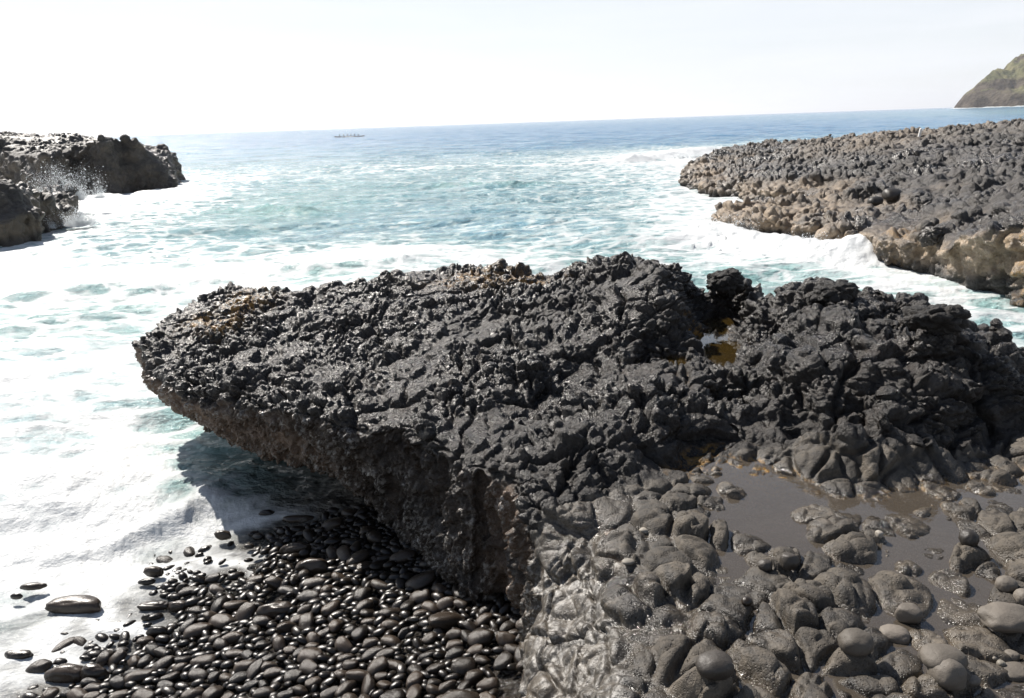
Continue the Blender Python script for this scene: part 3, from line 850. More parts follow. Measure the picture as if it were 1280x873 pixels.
# stones standing alone in the wash
WASH = [(90, 757, 36, 11, 'long low dark boulder in the glittering wash, at the far left'), (192, 714, 12, 7, 'blocky dark stone alone in white foam'),
        (183, 727, 11, 4, 'flat stone just breaking the foam below the blocky dark stone'),
        (278, 668, 11, 7, 'pointed dark stone in the wash near the shadow of the ledge'), (333, 642, 10, 6, 'brown stone at the edge of the ledge shadow'), (372, 649, 19, 5, 'long brown flat stone awash below the overhang'),
        (370, 686, 20, 9, 'dark rounded stone at the edge of the wash below the overhang'), (391, 709, 23, 13, 'big smooth round boulder, largest among the cobbles'),
        (345, 764, 24, 13, 'big smooth boulder ringed by wash, left of the cobble bank'), (197, 790, 15, 9, 'wet broken stone in the wash above the bottom cobbles'), (183, 772, 6, 5, 'little dark stone above the wet broken stone'),
        (22, 820, 17, 8, 'dark stone at the left edge near the bottom corner'), (80, 793, 6, 3, 'small black stone in swirling foam'), (190, 757, 20, 5, 'thin dark streak of stone lying awash'),
        (222, 757, 13, 7, 'pair-like dark stone awash beside the thin one'), (85, 842, 28, 14, 'broad black boulder at the bottom left'), (116, 842, 17, 14, 'round black boulder beside the broad one at the bottom left'),
        (40, 733, 16, 4, 'low dark stone barely showing through foam at the left'), (20, 745, 8, 4, 'small low stone at the left edge of the foam')]
for k, (x, y, rx, ry, lab) in enumerate(WASH):
    g = P(x, y, 0.05)
    one_stone(x, y, rx, ry, lab, COBBLE_MAT, 'boulder' if rx > 19 else 'stone', 'boulder' if rx > 19 else 'stone', z0=max(0.03, float(beach_z(g[0], g[1]))), seed=40 + k, angular=0.3 if k % 3 == 0 else 0.0, sink=0.42, depth=0.55, rough=0.34)

# cobble bank
def cobbles():
    rs = np.random.default_rng(5)
    placed = []
    cellsz = 0.16
    grid = {}

    def ok(x, y, r, f):
        cx, cy = int(math.floor(x / cellsz)), int(math.floor(y / cellsz))
        for i in range(cx - 2, cx + 3):
            for j in range(cy - 2, cy + 3):
                for (a, b, q) in grid.get((i, j), ()):
                    if (a - x) ** 2 + (b - y) ** 2 < ((r + q) * f) ** 2: return False
        return True
    blockers = [P(x, y, 0.05) for (x, y, rx, ry, l) in WASH]
    for (x, y, rx, ry, l), g in zip(WASH, blockers):
        r = rx * np.linalg.norm(g - np.array([0, 0, 4.0])) / FPX * 0.85
        grid.setdefault((int(math.floor(g[0] / cellsz)), int(math.floor(g[1] / cellsz))), []).append((g[0], g[1], r))
    sizes = [0.095] * 30 + [0.075] * 260 + [0.058] * 1400 + [0.046] * 5000 + [0.036] * 14000 + [0.027] * 16000
    for r in sizes:
        r = r * (0.85 + 0.3 * rs.random())
        x = -6.5 + 7.0 * rs.random(); y = 2.4 + 5.6 * rs.random()
        z = float(beach_z(x, y))
        dens = 1.0 if z > 0.06 else (0.45 if z > 0.02 else (0.35 if z > -0.05 else (0.08 if z > -0.16 else 0.0)))
        if z < 0.05 and fbm(np.array([[x * 1.6, y * 1.6, 3.0]]), 2)[0] < -0.05: dens *= 0.15
        if rs.random() > dens: continue
        if x > -0.2 and y < 4.0: continue
        if not ok(x, y, r, 0.80): continue
        grid.setdefault((int(math.floor(x / cellsz)), int(math.floor(y / cellsz))), []).append((x, y, r))
        placed.append((x, y, z, r))
    variants = []
    for k in range(14):
        V = stone_shape(ICO3[0], 100 + k * 1.7, 0.32, 0.7 if k % 3 == 2 else 0.0)
        variants.append(V)
    rec = []
    for (x, y, z, r) in placed:
        k = rs.integers(len(variants))
        asp = np.array([1.12 + 0.5 * rs.random(), 0.88, 0.5 + 0.25 * rs.random()]) * r
        rz = rs.normal(0.2, 0.7); tx, ty = rs.normal(0, 0.25, 2)
        u, v, w = project((x, y, z))
        vis = (-25 < u < 1305) and (-10 < v < 890)
        rec.append((r / w if vis else 0, k, (x, y, z + asp[2] * (0.30 + 0.25 * rs.random())), asp, (tx, ty, rz)))
    rec.sort(key=lambda t: -t[0])
    meshes = [make_mesh('cobble', V, ICO3[1]) for V in variants]
    for m in meshes: m.materials.append(COBBLE_MAT)
    vis = [t for t in rec if t[0] > 0]
    lim = 296
    proto = bpy.data.objects.new('cobble', meshes[0])
    tag(proto, 'smooth wet dark cobble packed in the cobble bank below the undercut ledge', 'cobble', 'cobbles packed below the ledge')
    first = True
    for t in vis[:lim]:
        o = proto if first else proto.copy()
        first = False
        o.data = meshes[t[1]]
        COL.objects.link(o)
        o.location = t[2]; o.scale = t[3]; o.rotation_euler = t[4]
    V1, F1_ = ico(2)
    AV, AF = [], []; off = 0
    from mathutils import Euler
    for t in vis[lim:] + [t for t in rec if t[0] == 0]:
        V = stone_shape(V1, 200 + t[1] * 1.7, 0.2) * np.array(t[3])
        V = V @ np.array(Euler(t[4]).to_matrix()).T + np.array(t[2])
        AV.append(V); AF.append(F1_ + off); off += len(V)
    if AV:
        o = link('pebbles', make_mesh('pebbles', np.concatenate(AV), np.concatenate(AF)), COBBLE_MAT)
        tag(o, 'small wet dark pebbles filling the gaps of the cobble bank', 'pebbles', kind='stuff')
    print('COBBLES', len(placed), len(vis))


cobbles()

# ------------------------------------------------------------------ sea
SEA_CP = [  # px, py, foam (raised in the lower-left wash to paint sun glitter), turquoise
    (200, 180, 0.15, 0.1), (400, 175, 0.1, 0.05), (640, 165, 0.06, 0), (900, 158, 0.03, 0), (1200, 142, 0.05, 0.3), (1100, 150, 0.04, 0.15), (1270, 140, 0.1, 0.4), (1230, 150, 0.05, 0.1), (1050, 165, 0.05, 0.05),
    (250, 205, 0.22, 0.3), (200, 225, 0.6, 0.5), (150, 260, 0.85, 0.5), (230, 240, 0.8, 0.5), (120, 245, 0.95, 0.5), (300, 235, 0.37, 0.43), (480, 214, 0.45, 0.43), (600, 210, 0.37, 0.43), (700, 212, 0.49, 0.43), (800, 205, 0.66, 0.36),
    (870, 198, 1, 0.5), (830, 195, 0.85, 0.5), (930, 190, 0.9, 0.5), (700, 185, 0.14, 0.15), (500, 185, 0.14, 0.2), (850, 180, 0.15, 0.1), (780, 178, 0.13, 0.1), (600, 180, 0.14, 0.1), (300, 185, 0.15, 0.15), (820, 225, 0.61, 0.43), (850, 245, 0.7, 0.43),
    (300, 265, 0.25, 0.58), (330, 268, 0.18, 0.72), (400, 240, 0.25, 0.58), (500, 260, 0.31, 0.43), (600, 260, 0.27, 0.43), (700, 260, 0.31, 0.43), (780, 240, 0.41, 0.43), (860, 265, 0.7, 0.6),
    (400, 300, 0.33, 0.36), (600, 300, 0.34, 0.36), (700, 310, 0.45, 0.43), (800, 300, 0.53, 0.43), (880, 300, 0.85, 0.6), (950, 312, 1, 0.7), (1020, 322, 0.95, 0.8), (1070, 325, 1, 0.7), (960, 345, 0.35, 1), (1060, 347, 0.6, 0.9),
    (1130, 355, 0.85, 0.8), (1200, 372, 0.7, 0.8), (1270, 405, 0.6, 0.5), (1250, 380, 0.3, 0.7), (1100, 345, 0.8, 0.8),
    (100, 300, 0.55, 0.4), (200, 300, 0.5, 0.5), (50, 330, 0.75, 0.5), (0, 345, 0.85, 0.5), (100, 355, 0.9, 0.6), (250, 350, 0.85, 0.7), (350, 338, 0.8, 0.8), (450, 330, 0.85, 0.8), (550, 322, 0.75, 0.8), (650, 325, 0.75, 0.8), (250, 320, 0.5, 0.5),
    (100, 378, 0.6, 1), (40, 402, 0.56, 1), (160, 374, 0.6, 1), (400, 350, 0.55, 1), (500, 335, 0.7, 0.9),
    (50, 460, 0.67, 0.4), (150, 440, 0.69, 0.5), (100, 520, 0.73, 0.4), (50, 600, 0.79, 0.4), (150, 600, 0.82, 0.4), (215, 560, 0.73, 0.6), (270, 575, 0.2, 1.2), (330, 605, 0.12, 1.2), (400, 635, 0.1, 1), (300, 640, 0.5, 0.7),
    (200, 650, 0.97, 0.3), (100, 680, 0.97, 0.3), (0, 700, 0.9, 0.3), (250, 690, 0.7, 0.3), (300, 675, 0.65, 0.3), (150, 740, 0.75, 0.2), (50, 770, 0.7, 0.2), (0, 810, 0.62, 0.2), (250, 735, 0.68, 0.2), (100, 810, 0.62, 0.2), (180, 780, 0.66, 0.2), (290, 720, 0.66, 0.2), (130, 840, 0.6, 0.2)]


def logpol(q):
    r = np.hypot(q[:, 0], q[:, 1])
    return np.column_stack([np.arctan2(q[:, 0], q[:, 1]) * 1.5, np.log(np.maximum(r, 1))])


def sea():
    # denser towards the shore; a fan of rings about the shore
    th = np.linspace(-math.radians(52), math.radians(52), 1000)
    r = [3.6]
    while r[-1] < 32000:
        k = 0.0058 if r[-1] < 90 else (0.0085 if r[-1] < 500 else (0.012 if r[-1] < 1700 else 0.04))
        r.append(r[-1] * (1 + k))
    r = np.array(r)
    Rr, Th = np.meshgrid(r, th, indexing='ij')
    X = (Rr * np.sin(Th)).ravel(); Y = (Rr * np.cos(Th)).ravel(); R = Rr.ravel()
    q = np.column_stack([X, Y])
    cp = np.array([P(a, b, 0)[:2] for a, b, _, _ in SEA_CP])
    lp = logpol(cp)
    # extra anchors far out
    far = np.array([[math.sin(a) * 6000, math.cos(a) * 6000] for a in np.linspace(-.9, .9, 9)])
    lp = np.concatenate([lp, logpol(far)])
    fo = np.array([c[2] for c in SEA_CP] + [0.06] * 9); tq = np.array([c[3] for c in SEA_CP] + [0.0] * 9)
    L = logpol(q)
    foam = np.clip(rbf(lp, fo, 0.01)(L), 0, 1.05)
    turq = np.clip(rbf(lp, tq, 0.01)(L), 0, 1)
    sp = R * 0.008 + 0.01
    q3 = np.column_stack([X, Y, np.zeros(len(X))]).astype(np.float32)
    Z = np.zeros(len(X))
    rs = np.random.default_rng(3)
    shore = sstep(4.5, 9.0, Y - 0.35 * X)          # calm the swell on the beach
    warp = 1.2 * fbm(q3 * 0.08, 2)
    for lam, amp in ((17, .10), (11, .09), (7, .07), (4.6, .06), (3.1, .05), (2.2, .035), (1.5, .025)):
        for _ in range(2):
            a = rs.normal(math.pi / 2, 0.38)
            k = 2 * math.pi / lam
            ph = k * (X * math.cos(a) + Y * math.sin(a)) + rs.random() * 6.28 + warp * (3.0 if lam < 8 else 1.6)
            fade = np.exp(-(sp / lam * 2.2) ** 2)
            Z += amp * fade * ((0.5 + 0.5 * np.sin(ph)) ** 1.8 - 0.4)
    ch = np.abs(fbm(q3 * np.array([0.55, 0.9, 1]), 5)); Z += 0.16 * (0.25 - ch) * np.exp(-(sp * 1.0) ** 2)
    ch2 = fbm(q3 * np.array([2.4, 3.4, 1]) + 7, 4); Z += 0.035 * ch2 * np.exp(-(sp * 4) ** 2)
    Z *= 0.25 + 0.75 * shore
    foamy = sstep(0.45, 0.95, foam) * np.exp(-(sp * 2.5) ** 2)
    Z += foamy * (0.035 * fbm(q3 * 3.4 + 3, 5) + 0.04 * (0.4 - np.abs(fbm(q3 * 9 + 1, 4))))

    def ridge(pts, hgt, wid, addf, lee=1.0):
        nonlocal Z, foam, turq
        pl = np.array([P(a, b, 0)[:2] if b < 1000 else (a, b) for a, b in pts])
        best = np.full(len(X), 1e9); side = np.zeros(len(X)); along = np.zeros(len(X))
        for i in range(len(pl) - 1):
            a, c = pl[i], pl[i + 1]; e = c - a
            t = ((q - a) @ e) / (e @ e); tc = np.clip(t, 0, 1)
            dv = q - a - tc[:, None] * e
            dd = np.hypot(dv[:, 0], dv[:, 1])
            m = dd < best
            best = np.where(m, dd, best); side = np.where(m, dv[:, 1], side)
        w = wid * np.where(side > 0, 1.6, 1.0)
        g = np.exp(-(best / w) ** 2) * (0.8 + 0.5 * fbm(q3 * 0.7 / max(wid, .3) + 2, 3))
        Z += hgt * g * (1 + 0.25 * fbm(q3 * 2.1 / max(wid, .3), 3))
        if addf > 0: foam = np.clip(foam + addf * np.exp(-(best / (w * 0.8)) ** 2), 0, 1.1)
        else:
            foam = foam + addf * np.exp(-((best) / w) ** 2) * (side < 0)
            turq = np.clip(turq - addf * np.exp(-(best / w) ** 2), 0, 1.2)
    ridge([(470, 217), (600, 211), (700, 209), (800, 203)], 0.30, 1.3, 0.3)
    ridge([(790, 203), (850, 194), (885, 190)], 0.55, 1.4, 0.5)
    ridge([(905, 197), (950, 192)], 0.5, 1.0, 0.6)
    ridge([(265, 266), (330, 264), (385, 268)], 0.38, 0.7, -0.2)
    ridge([(560, 233), (640, 236), (700, 233)], 0.25, 0.8, -0.2)
    ridge([(40, 372), (110, 366), (190, 364)], 0.2, 0.5, -0.12)
    ridge([(350, 346), (430, 341), (500, 333)], 0.22, 0.5, -0.1)
    ridge([(0, 352), (120, 350), (260, 342), (400, 330), (520, 318)], 0.16, 0.7, 0.25)
    ridge([(30, 688), (110, 684), (170, 668), (220, 655), (255, 640)], 0.10, 0.16, 0.2)
    ridge([(0, 605), (90, 610), (180, 600)], 0.10, 0.25, 0.2)
    ridge([(930, 305), (1000, 316), (1060, 322), (1085, 326)], 0.5, 0.75, 0.6)
    ridge([(895, 292), (940, 298)], 0.25, 0.6, 0.4)
    ridge([(70, 262), (110, 256), (150, 250), (220, 240)], 0.35, 1.2, 0.4)
    ridge([(868, 1520), (885, 1478), (960, 1370), (1060, 1215)], 3.0, 13, 1.2)
    ridge([(835, 1505), (868, 1495)], 1.5, 8, 0.7)
    # fade below the beach
    depth = np.where((X < 0.8) & (Y < 9.5), -beach_z(X, Y) + 0.05, 3.0)
    lo = sstep(-2.2, -3.2, X) * 0
    Z += 0.035
    shal = np.where((X < 0.8) & (Y < 9.5), sstep(0.42, 0.02, depth), 0)
    opac = np.clip(sstep(-0.09, 0.09, depth + Z - 0.02), 0, 1)
    nth = len(th)
    i = np.arange((len(r) - 1) * nth).reshape(-1, nth)[:, :-1].ravel()
    F = np.stack([i, i + 1, i + nth + 1, i + nth], 1)
    Vv = np.column_stack([X, Y, Z])
    N0 = np.cross(Vv[F[0, 1]] - Vv[F[0, 0]], Vv[F[0, 2]] - Vv[F[0, 0]])
    if N0[2] < 0: F = F[:, ::-1]
    me = make_mesh('sea', Vv, F, dict(foam=foam, turq=turq, opac=opac, shal=shal))

    m, nt = new_mat('sea_water'); b = NB(nt)
    co = b.n('ShaderNodeTexCoord').outputs['Object']
    fm = b.math('MULTIPLY', b.attr('foam'), 0.93); tq_ = b.attr('turq'); op = b.attr('opac')
    st = b.n('ShaderNodeMapping', {'Vector': co, 'Scale': (0.62, 1.0, 1.0)}).outputs[0]
    nA = b.noise(st, 0.55, 12, 0.62, 0.35)
    nB = b.noise(st, 2.6, 9, 0.6, 0.8)
    lace = b.math('SUBTRACT', 1.0, b.rng(b.n('ShaderNodeTexVoronoi', {'Vector': b.n('ShaderNodeVectorMath', {0: st, 1: b.n('ShaderNodeTexNoise', {'Vector': st, 'Scale': 1.4, 'Detail': 5.0}).outputs[1]}, operation='ADD').outputs[0], 'Scale': 1.3}, feature='DISTANCE_TO_EDGE').outputs[0], 0.0, 0.22))
    pat = b.math('ADD', b.math('ADD', b.math('MULTIPLY', nA, 0.60), b.math('MULTIPLY', nB, 0.46)), b.math('MULTIPLY', lace, 0.17))
    th_ = b.math('SUBTRACT', 0.93, b.math('MULTIPLY', fm, 0.62))
    fac = b.rng(b.math('SUBTRACT', pat, th_), -0.13, 0.19)
    milky = b.rng(b.math('SUBTRACT', pat, th_), -0.40, 0.05, 0.0, 0.75)   # aerated water round the foam
    deep = b.mix(b.rng(nA, 0.35, 0.65), (0.008, 0.10, 0.235), (0.016, 0.16, 0.335))
    wcol = b.mix(b.rng(tq_, 0.0, 0.75), deep, (0.125, 0.265, 0.262))
    wcol = b.mix(b.rng(tq_, 0.8, 1.25), wcol, (0.2, 0.34, 0.31))
    wcol = b.mix(milky, wcol, (0.30, 0.42, 0.415))
    wcol = b.mix(b.attr('shal'), wcol, (0.105, 0.095, 0.08))
    hb = b.math('ADD', b.math('ADD', b.math('MULTIPLY', b.noise(st, 3.2, 6, 0.6), 0.30), b.math('ADD', b.math('MULTIPLY', b.noise(st, 0.6, 5, 0.6), 1.0), b.math('MULTIPLY', b.noise(st, 0.11, 5, 0.6), 3.2))), b.math('MULTIPLY', b.noise(st, 15, 4, 0.6), 0.06))
    bmp = b.n('ShaderNodeBump', {'Strength': 1.0, 'Distance': 0.75, 'Height': hb}).outputs[0]
    water = b.n('ShaderNodeBsdfPrincipled', {'Base Color': wcol, 'Roughness': 0.14, 'IOR': 1.33, 'Specular IOR Level': 0.32, 'Normal': bmp})
    fb = b.n('ShaderNodeBump', {'Strength': 0.9, 'Distance': 0.10, 'Height': b.math('ADD', b.math('MULTIPLY', pat, 1.0), b.math('MULTIPLY', b.noise(co, 22, 5, 0.7), 0.25))}).outputs[0]
    foam_s = b.n('ShaderNodeBsdfPrincipled', {'Base Color': (0.55, 0.565, 0.565, 1), 'Roughness': 0.55, 'Normal': fb, 'Specular IOR Level': 0.3})
    mixs = b.n('ShaderNodeMixShader', {0: fac, 1: water.outputs[0], 2: foam_s.outputs[0]})
    tr = b.n('ShaderNodeBsdfTransparent')
    opf = b.math('MAXIMUM', op, b.math('MULTIPLY', fac, b.rng(op, 0.0, 0.3)), clamp=True)
    opf = b.math('MINIMUM', opf, 1.0)
    out = b.n('ShaderNodeMixShader', {0: opf, 1: tr.outputs[0], 2: mixs.outputs[0]})
    b.n('ShaderNodeOutputMaterial', {0: out.outputs[0]})
    o = link('sea', me, m)
    tag(o, 'foaming turquoise surf running out to deep blue open sea', 'sea', kind='structure')


sea()

# ------------------------------------------------------------------ tide pools
def pool_material(name, tint, alpha):
    m, nt = new_mat(name); b = NB(nt)
    co = b.n('ShaderNodeTexCoord').outputs['Object']
    bm = b.n('ShaderNodeBump', {'Strength': 0.15, 'Distance': 0.01, 'Height': b.noise(co, 9, 3)}).outputs[0]
    n = b.noise(co, 3.0, 5)
    p = b.n('ShaderNodeBsdfPrincipled', {'Base Color': b.mix(n, tint, tuple(c * 1.5 for c in tint)), 'Roughness': 0.04, 'Normal': bm, 'IOR': 1.33, 'Alpha': alpha})
    fr = b.n('ShaderNodeFresnel', {'IOR': 1.45, 'Normal': bm}).outputs[0]
    gl = b.n('ShaderNodeBsdfGlossy', {'Color': (1, 1, 1, 1), 'Roughness': 0.03, 'Normal': bm})
    mx = b.n('ShaderNodeMixShader', {0: fr, 1: p.outputs[0], 2: gl.outputs[0]})
    b.n('ShaderNodeOutputMaterial', {0: mx.outputs[0]})
    return m


def pool(pts, z, label, mat, seed, settle=False):
    c = np.array([P(a, b_, z)[:2] for a, b_ in pts])
    # round the outline and make it a dense fan
    out = []
    n = len(c)
    for i in range(n):
        for t in np.linspace(0, 1, 8, endpoint=False):
            p0, p1, p2, p3 = c[i - 1], c[i], c[(i + 1) % n], c[(i + 2) % n]
            out.append(0.5 * (2 * p1 + (p2 - p0) * t + (2 * p0 - 5 * p1 + 4 * p2 - p3) * t * t + (3 * p1 - p0 - 3 * p2 + p3) * t ** 3))
    out = np.array(out); cen = out.mean(0)
    if settle: z = float(np.percentile([drop(LEDGE_TREE, x, y, z) for x, y in out], 12)) - 0.004
    V = np.column_stack([np.vstack([out, cen]), np.zeros(len(out) + 1)])
    V[:, :2] -= cen
    m = len(out)
    F = np.array([[i, (i + 1) % m, m] for i in range(m)])
    me = make_mesh('tide_pool', V, F)
    if me.polygons[0].normal.z < 0: me.flip_normals()
    o = link('tide_pool', me, mat)
    o.location = (cen[0], cen[1], z)
    tag(o, label, 'tide pool')


MUD = pool_material('muddy_pool_water', (0.12, 0.10, 0.078), 0.36)
CLEAR = pool_material('clear_pool_water', (0.07, 0.045, 0.012), 0.35)
pool([(840, 640), (900, 575), (1060, 572), (1200, 580), (1310, 575), (1350, 700), (1310, 890), (1000, 900), (860, 880), (830, 760)], 1.496, 'wide shallow muddy puddle winding between the grey pillows of the shelf', MUD, 1)
pool([(876, 404), (912, 398), (925, 430), (930, 458), (895, 462), (864, 440)], 1.725, 'amber tide pool with a patch of blue sky, at the foot of the dark hump', CLEAR, 2)
pool([(795, 448), (835, 444), (862, 456), (850, 468), (805, 465)], 1.73, 'small amber tide pool left of the blue one', CLEAR, 3)
pool([(694, 745), (720, 738), (734, 757), (720, 775), (698, 772)], 1.33, 'little still pool in a hollow of the smooth wet slab', MUD, 4, True)

# ------------------------------------------------------------------ spray
def spray(name, centre, size, n, label, seed, up=1.0):
    """drops thrown up in plumes: most of them fine mist close to the water"""
    rs = np.random.default_rng(seed)
    O = np.array([[1, 0, 0], [-1, 0, 0], [0, 1, 0], [0, -1, 0], [0, 0, 1], [0, 0, -1]], float)
    OF = np.array([[0, 2, 4], [2, 1, 4], [1, 3, 4], [3, 0, 4], [2, 0, 5], [1, 2, 5], [3, 1, 5], [0, 3, 5]])
    m = 40
    foot = np.column_stack([rs.normal(0, 0.45, m) * size[0], rs.normal(0, 0.35, m) * size[1], np.zeros(m)])
    lean = rs.normal(0, 0.5, (m, 2)); tall = size[2] * (0.15 + 0.85 * rs.random(m) ** 2.2)
    k = rs.integers(m, size=n); u = rs.random(n) ** 1.9
    hh = u * tall[k]
    p = foot[k] + np.column_stack([lean[k, 0] * hh, lean[k, 1] * hh, hh])
    p += rs.normal(0, 1, (n, 3)) * (0.04 + 0.11 * u)[:, None] * size[2] * np.array([1.2, 1.0, 0.6])
    p[:, 2] = np.abs(p[:, 2])
    d = math.hypot(centre[0], centre[1])
    r = (0.002 + 0.005 * rs.random(n) + 0.02 * rs.random(n) ** 16) * (d / 30) ** 0.8
    V = (O[None] * r[:, None, None] + p[:, None]).reshape(-1, 3)
    F = (OF[None] + 6 * np.arange(n)[:, None, None]).reshape(-1, 3)
    o = link(name, make_mesh(name, V, F), SPRAY)
    o.location = centre
    tag(o, label, 'spray', kind='stuff')


SPRAY, _nt = new_mat('sea_spray'); _b = NB(_nt)
_p = _b.n('ShaderNodeBsdfPrincipled', {'Base Color': (0.85, 0.87, 0.88, 1), 'Roughness': 0.4})
_t = _b.n('ShaderNodeBsdfTranslucent', {0: (0.85, 0.87, 0.88, 1)})
_mx = _b.n('ShaderNodeMixShader', {0: 0.6, 1: _p.outputs[0], 2: _t.outputs[0]})
_b.n('ShaderNodeOutputMaterial', {0: _mx.outputs[0]})
spray('sea_spray', PD(85, 250, 40), (1.6, 1.5, 1.9), 70000, 'white spray bursting between the two dark rocks at the left', 1)
spray('sea_spray', PD(98, 282, 33), (0.9, 0.9, 0.9), 24000, 'low splash at the tip of the nearer left rock', 2)
spray('sea_spray', P(1020, 312, 0.1), (2.4, 1.2, 0.7), 16000, 'white surge breaking against the tan edge of the bench', 3)
spray('sea_spray', P(940, 292, 0.1), (1.6, 0.8, 0.9), 14000, 'backwash pouring off the low shelf of the bench', 4)
spray('sea_spray', P(868, 197, 0.1), (2.6, 1.5, 0.8), 5000, 'white breaker at the seaward tip of the bench', 5)

# ------------------------------------------------------------------ canoe and paddlers
def lathe_loft(rings):
    V, F = [], []
    k = len(rings[0])
    for r in rings: V += list(r)
    for i in range(len(rings) - 1):
        for j in range(k):
            F.append([i * k + j, i * k + (j + 1) % k, (i + 1) * k + (j + 1) % k, (i + 1) * k + j])
    return np.array(V), np.array(F)


def simple_mat(name, c, r=0.5):
    m, nt = new_mat(name); b = NB(nt)
    co = b.n('ShaderNodeTexCoord').outputs['Object']
    n = b.noise(co, 6, 3)
    p = b.n('ShaderNodeBsdfPrincipled', {'Base Color': b.mix(n, tuple(x * .8 for x in c), c), 'Roughness': r})
    b.n('ShaderNodeOutputMaterial', {0: p.outputs[0]})
    return m


def canoe():
    c = P(437, 171.5, 0.0)
    root = bpy.data.objects.new('outrigger_canoe', None); COL.objects.link(root)
    root.location = (c[0], c[1], 0.02); root.rotation_euler = (0, 0, -0.05)
    tag(root, 'slender outrigger canoe far offshore carrying seated paddlers', 'canoe')
    rings = []
    for t in np.linspace(-1, 1, 25):
        w = 0.30 * max(0.02, (1 - abs(t) ** 3.2)); z1 = 0.30 + 0.35 * abs(t) ** 5; z0 = -0.12 + 0.35 * abs(t) ** 6
        a = np.linspace(0, 2 * math.pi, 12, endpoint=False)
        rings.append([(7.2 * t, w * math.cos(x), z0 + (z1 - z0) * (0.5 + 0.5 * math.sin(x))) for x in a])
    link('hull', make_mesh('hull', *lathe_loft(rings)), simple_mat('hull_paint', (0.10, 0.06, 0.05)), root)
    rings = []
    for t in np.linspace(-1, 1, 15):
        w = 0.1 * max(0.05, (1 - abs(t) ** 3))
        a = np.linspace(0, 2 * math.pi, 8, endpoint=False)
        rings.append([(2.4 * t + 0.3, -2.0 + w * math.cos(x), 0.1 + 0.12 * t * t + w * math.sin(x)) for x in a])
    link('outrigger_float', make_mesh('outrigger_float', *lathe_loft(rings)), simple_mat('float_paint', (0.6, 0.55, 0.5)), root)
    wood = simple_mat('boom_wood', (0.25, 0.16, 0.09))
    for bx in (-1.2, 1.6):
        rings = []
        for t in np.linspace(0, 1, 9):
            a = np.linspace(0, 2 * math.pi, 8, endpoint=False)
            rings.append([(bx + 0.035 * math.cos(x), 0.25 - 2.25 * t, 0.5 + 0.15 * math.sin(t * 3) - 0.35 * t ** 3 + 0.035 * math.sin(x)) for x in a])
        link('boom', make_mesh('boom', *lathe_loft(rings)), wood, root)
    # paddler: one skinned body, leaning into the stroke
    js = [((0, 0, 0.0), .13, None), ((0.03, 0, 0.25), .12, 0), ((0.10, 0, 0.48), .14, 1), ((0.14, 0, 0.60), .06, 2), ((0.17, 0, 0.72), .10, 3), ((0.18, 0, 0.80), .075, 4),
          ((0.12, 0.19, 0.50), .06, 2), ((0.32, 0.24, 0.36), .045, 6), ((0.50, 0.20, 0.28), .04, 7), ((0.12, -0.19, 0.50), .06, 2), ((0.34, -0.10, 0.48), .045, 9), ((0.52, 0.08, 0.56), .04, 10),
          ((0.38, 0.1, 0.06), .08, 0), ((0.62, 0.1, -0.14), .055, 12), ((0.38, -0.1, 0.06), .08, 0), ((0.62, -0.1, -0.14), .055, 14)]
    me = bpy.data.meshes.new('person')
    me.from_pydata([j[0] for j in js], [(i, j[2]) for i, j in enumerate(js) if j[2] is not None], [])
    po = bpy.data.objects.new('person', me); COL.objects.link(po)
    sk = po.modifiers.new('skin', 'SKIN'); ss_ = po.modifiers.new('sub', 'SUBSURF'); ss_.levels = 1; ss_.render_levels = 1
    lay = me.skin_vertices[0].data if me.skin_vertices else None
    if lay is not None:
        for i, j in enumerate(js): lay[i].radius = (j[1], j[1])
        lay[0].use_root = True
    dg = bpy.context.evaluated_depsgraph_get()
    body = bpy.data.meshes.new_from_object(po.evaluated_get(dg)); body.name = 'person'
    bpy.data.objects.remove(po)
    body.materials.append(simple_mat('dark_clothing', (0.02, 0.018, 0.02), 0.8))
    p0 = None
    for x in (-5.0, -3.0, -1.2, 0.4, 2.2, 4.0):
        o = bpy.data.objects.new('person', body) if p0 is None else p0.copy()
        if p0 is None:
            p0 = o
            tag(o, 'dark-clad paddler seated in the distant outrigger canoe', 'person', 'paddlers in the canoe')
        COL.objects.link(o)
        cs, sn = math.cos(-0.05), math.sin(-0.05)
        o.location = (c[0] + x * cs, c[1] + x * sn, 0.45); o.rotation_euler = (0, 0, -0.05); o.scale = (1.3, 1.3, 1.3)


canoe()

# marker post on the far bench
def post():
    hit = ray_px(BENCH_TREE, 1149, 171)
    c = np.array(hit) if hit is not None else PD(1149, 171, 55)
    rings = []
    for z, r in ((-0.1, .11), (0.0, .1), (0.35, .09), (0.42, .1), (0.48, .09), (0.52, .04), (0.53, .001)):
        a = np.linspace(0, 2 * math.pi, 10, endpoint=False)
        rings.append([(r * math.cos(x), r * math.sin(x), z) for x in a])
    o = link('marker_post', make_mesh('marker_post', *lathe_loft(rings)), simple_mat('white_paint', (0.8, 0.79, 0.76)))
    o.location = c; o.scale = (0.75, 0.75, 0.85); o.rotation_euler = (0.05, 0.08, 0)
    tag(o, 'short white post standing near the skyline of the sunlit bench', 'post')


post()


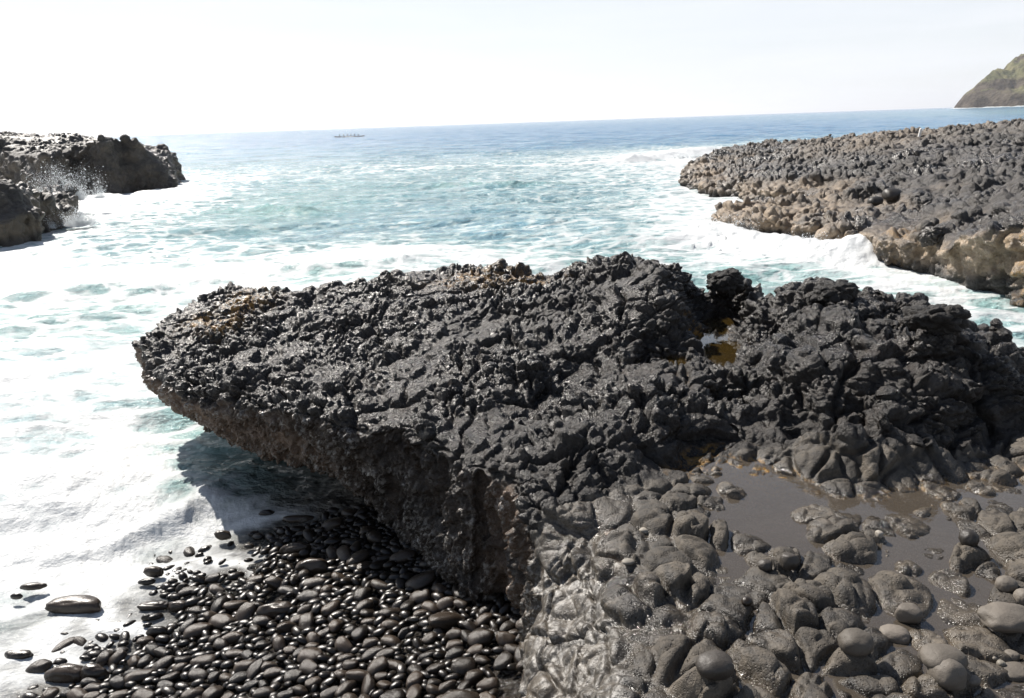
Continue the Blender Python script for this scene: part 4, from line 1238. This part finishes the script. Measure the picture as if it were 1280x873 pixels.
def haze_box():
    lo = np.array([-33000, -60, -1.0]); hi = np.array([33000, 33000, 240.0])
    V = np.array([[x, y, z] for x in (lo[0], hi[0]) for y in (lo[1], hi[1]) for z in (lo[2], hi[2])])
    F = np.array([[0, 1, 3, 2], [4, 6, 7, 5], [0, 4, 5, 1], [2, 3, 7, 6], [0, 2, 6, 4], [1, 5, 7, 3]])
    m, nt = new_mat('sea_haze'); b = NB(nt)
    v = b.n('ShaderNodeVolumePrincipled', {'Color': (0.92, 0.95, 1.0, 1), 'Density': 0.00008, 'Anisotropy': 0.3})
    nt.links.new(v.outputs[0], b.n('ShaderNodeOutputMaterial').inputs['Volume'])
    o = link('haze', make_mesh('haze', V, F, shade=False), m)
    tag(o, kind='stuff')


haze_box()
# ------------------------------------------------------------------ light and sky
SUN_EL = math.radians(43); SUN_AZ = math.radians(-40)     # measured from straight ahead, to the left
world = bpy.data.worlds.new('World'); scene.world = world; world.use_nodes = True
nt = world.node_tree; nt.nodes.clear(); b = NB(nt)
sky = b.n('ShaderNodeTexSky', sky_type='NISHITA', sun_disc=False)
sky.sun_elevation = SUN_EL; sky.sun_rotation = SUN_AZ
sky.air_density = 1.0; sky.dust_density = 0.6; sky.ozone_density = 1.0
dirn = b.n('ShaderNodeTexCoord').outputs['Generated']
dz = b.n('ShaderNodeSeparateXYZ', {0: dirn}).outputs[2]
streak = b.noise(b.n('ShaderNodeMapping', {'Vector': dirn, 'Scale': (1.6, 1.6, 16.0)}).outputs[0], 2.2, 5, 0.55, 0.4)
veil = b.math('ADD', b.rng(dz, 0.0, 0.7, 0.88, 0.04), b.math('MULTIPLY', b.math('SUBTRACT', streak, 0.5), b.rng(dz, 0.02, 0.4, 0.5, 0.0)), clamp=True)
col = b.mix(veil, sky.outputs[0], (9.0, 9.3, 9.8))
bg = b.n('ShaderNodeBackground', {'Color': col, 'Strength': 0.055})
b.n('ShaderNodeOutputWorld', {0: bg.outputs[0]})
sun = bpy.data.lights.new('sun', 'SUN'); so = bpy.data.objects.new('sun', sun); COL.objects.link(so)
sun.energy = 4.9; sun.angle = math.radians(0.53); sun.color = (1.0, 0.94, 0.865)
sd = Vector((math.sin(SUN_AZ) * math.cos(SUN_EL), math.cos(SUN_AZ) * math.cos(SUN_EL), math.sin(SUN_EL)))
so.rotation_euler = (-sd).to_track_quat('-Z', 'Y').to_euler()

vs = scene.view_settings
scene.display_settings.display_device = 'sRGB'
vs.view_transform = 'Standard'; vs.look = 'None'; vs.exposure = 0.95; vs.gamma = 1.0; vs.use_curve_mapping = False
scene.cycles.max_bounces = 6
scene.cycles.transparent_max_bounces = 8
scene.cycles.sample_clamp_indirect = 4.0
scene.cycles.use_denoising = True
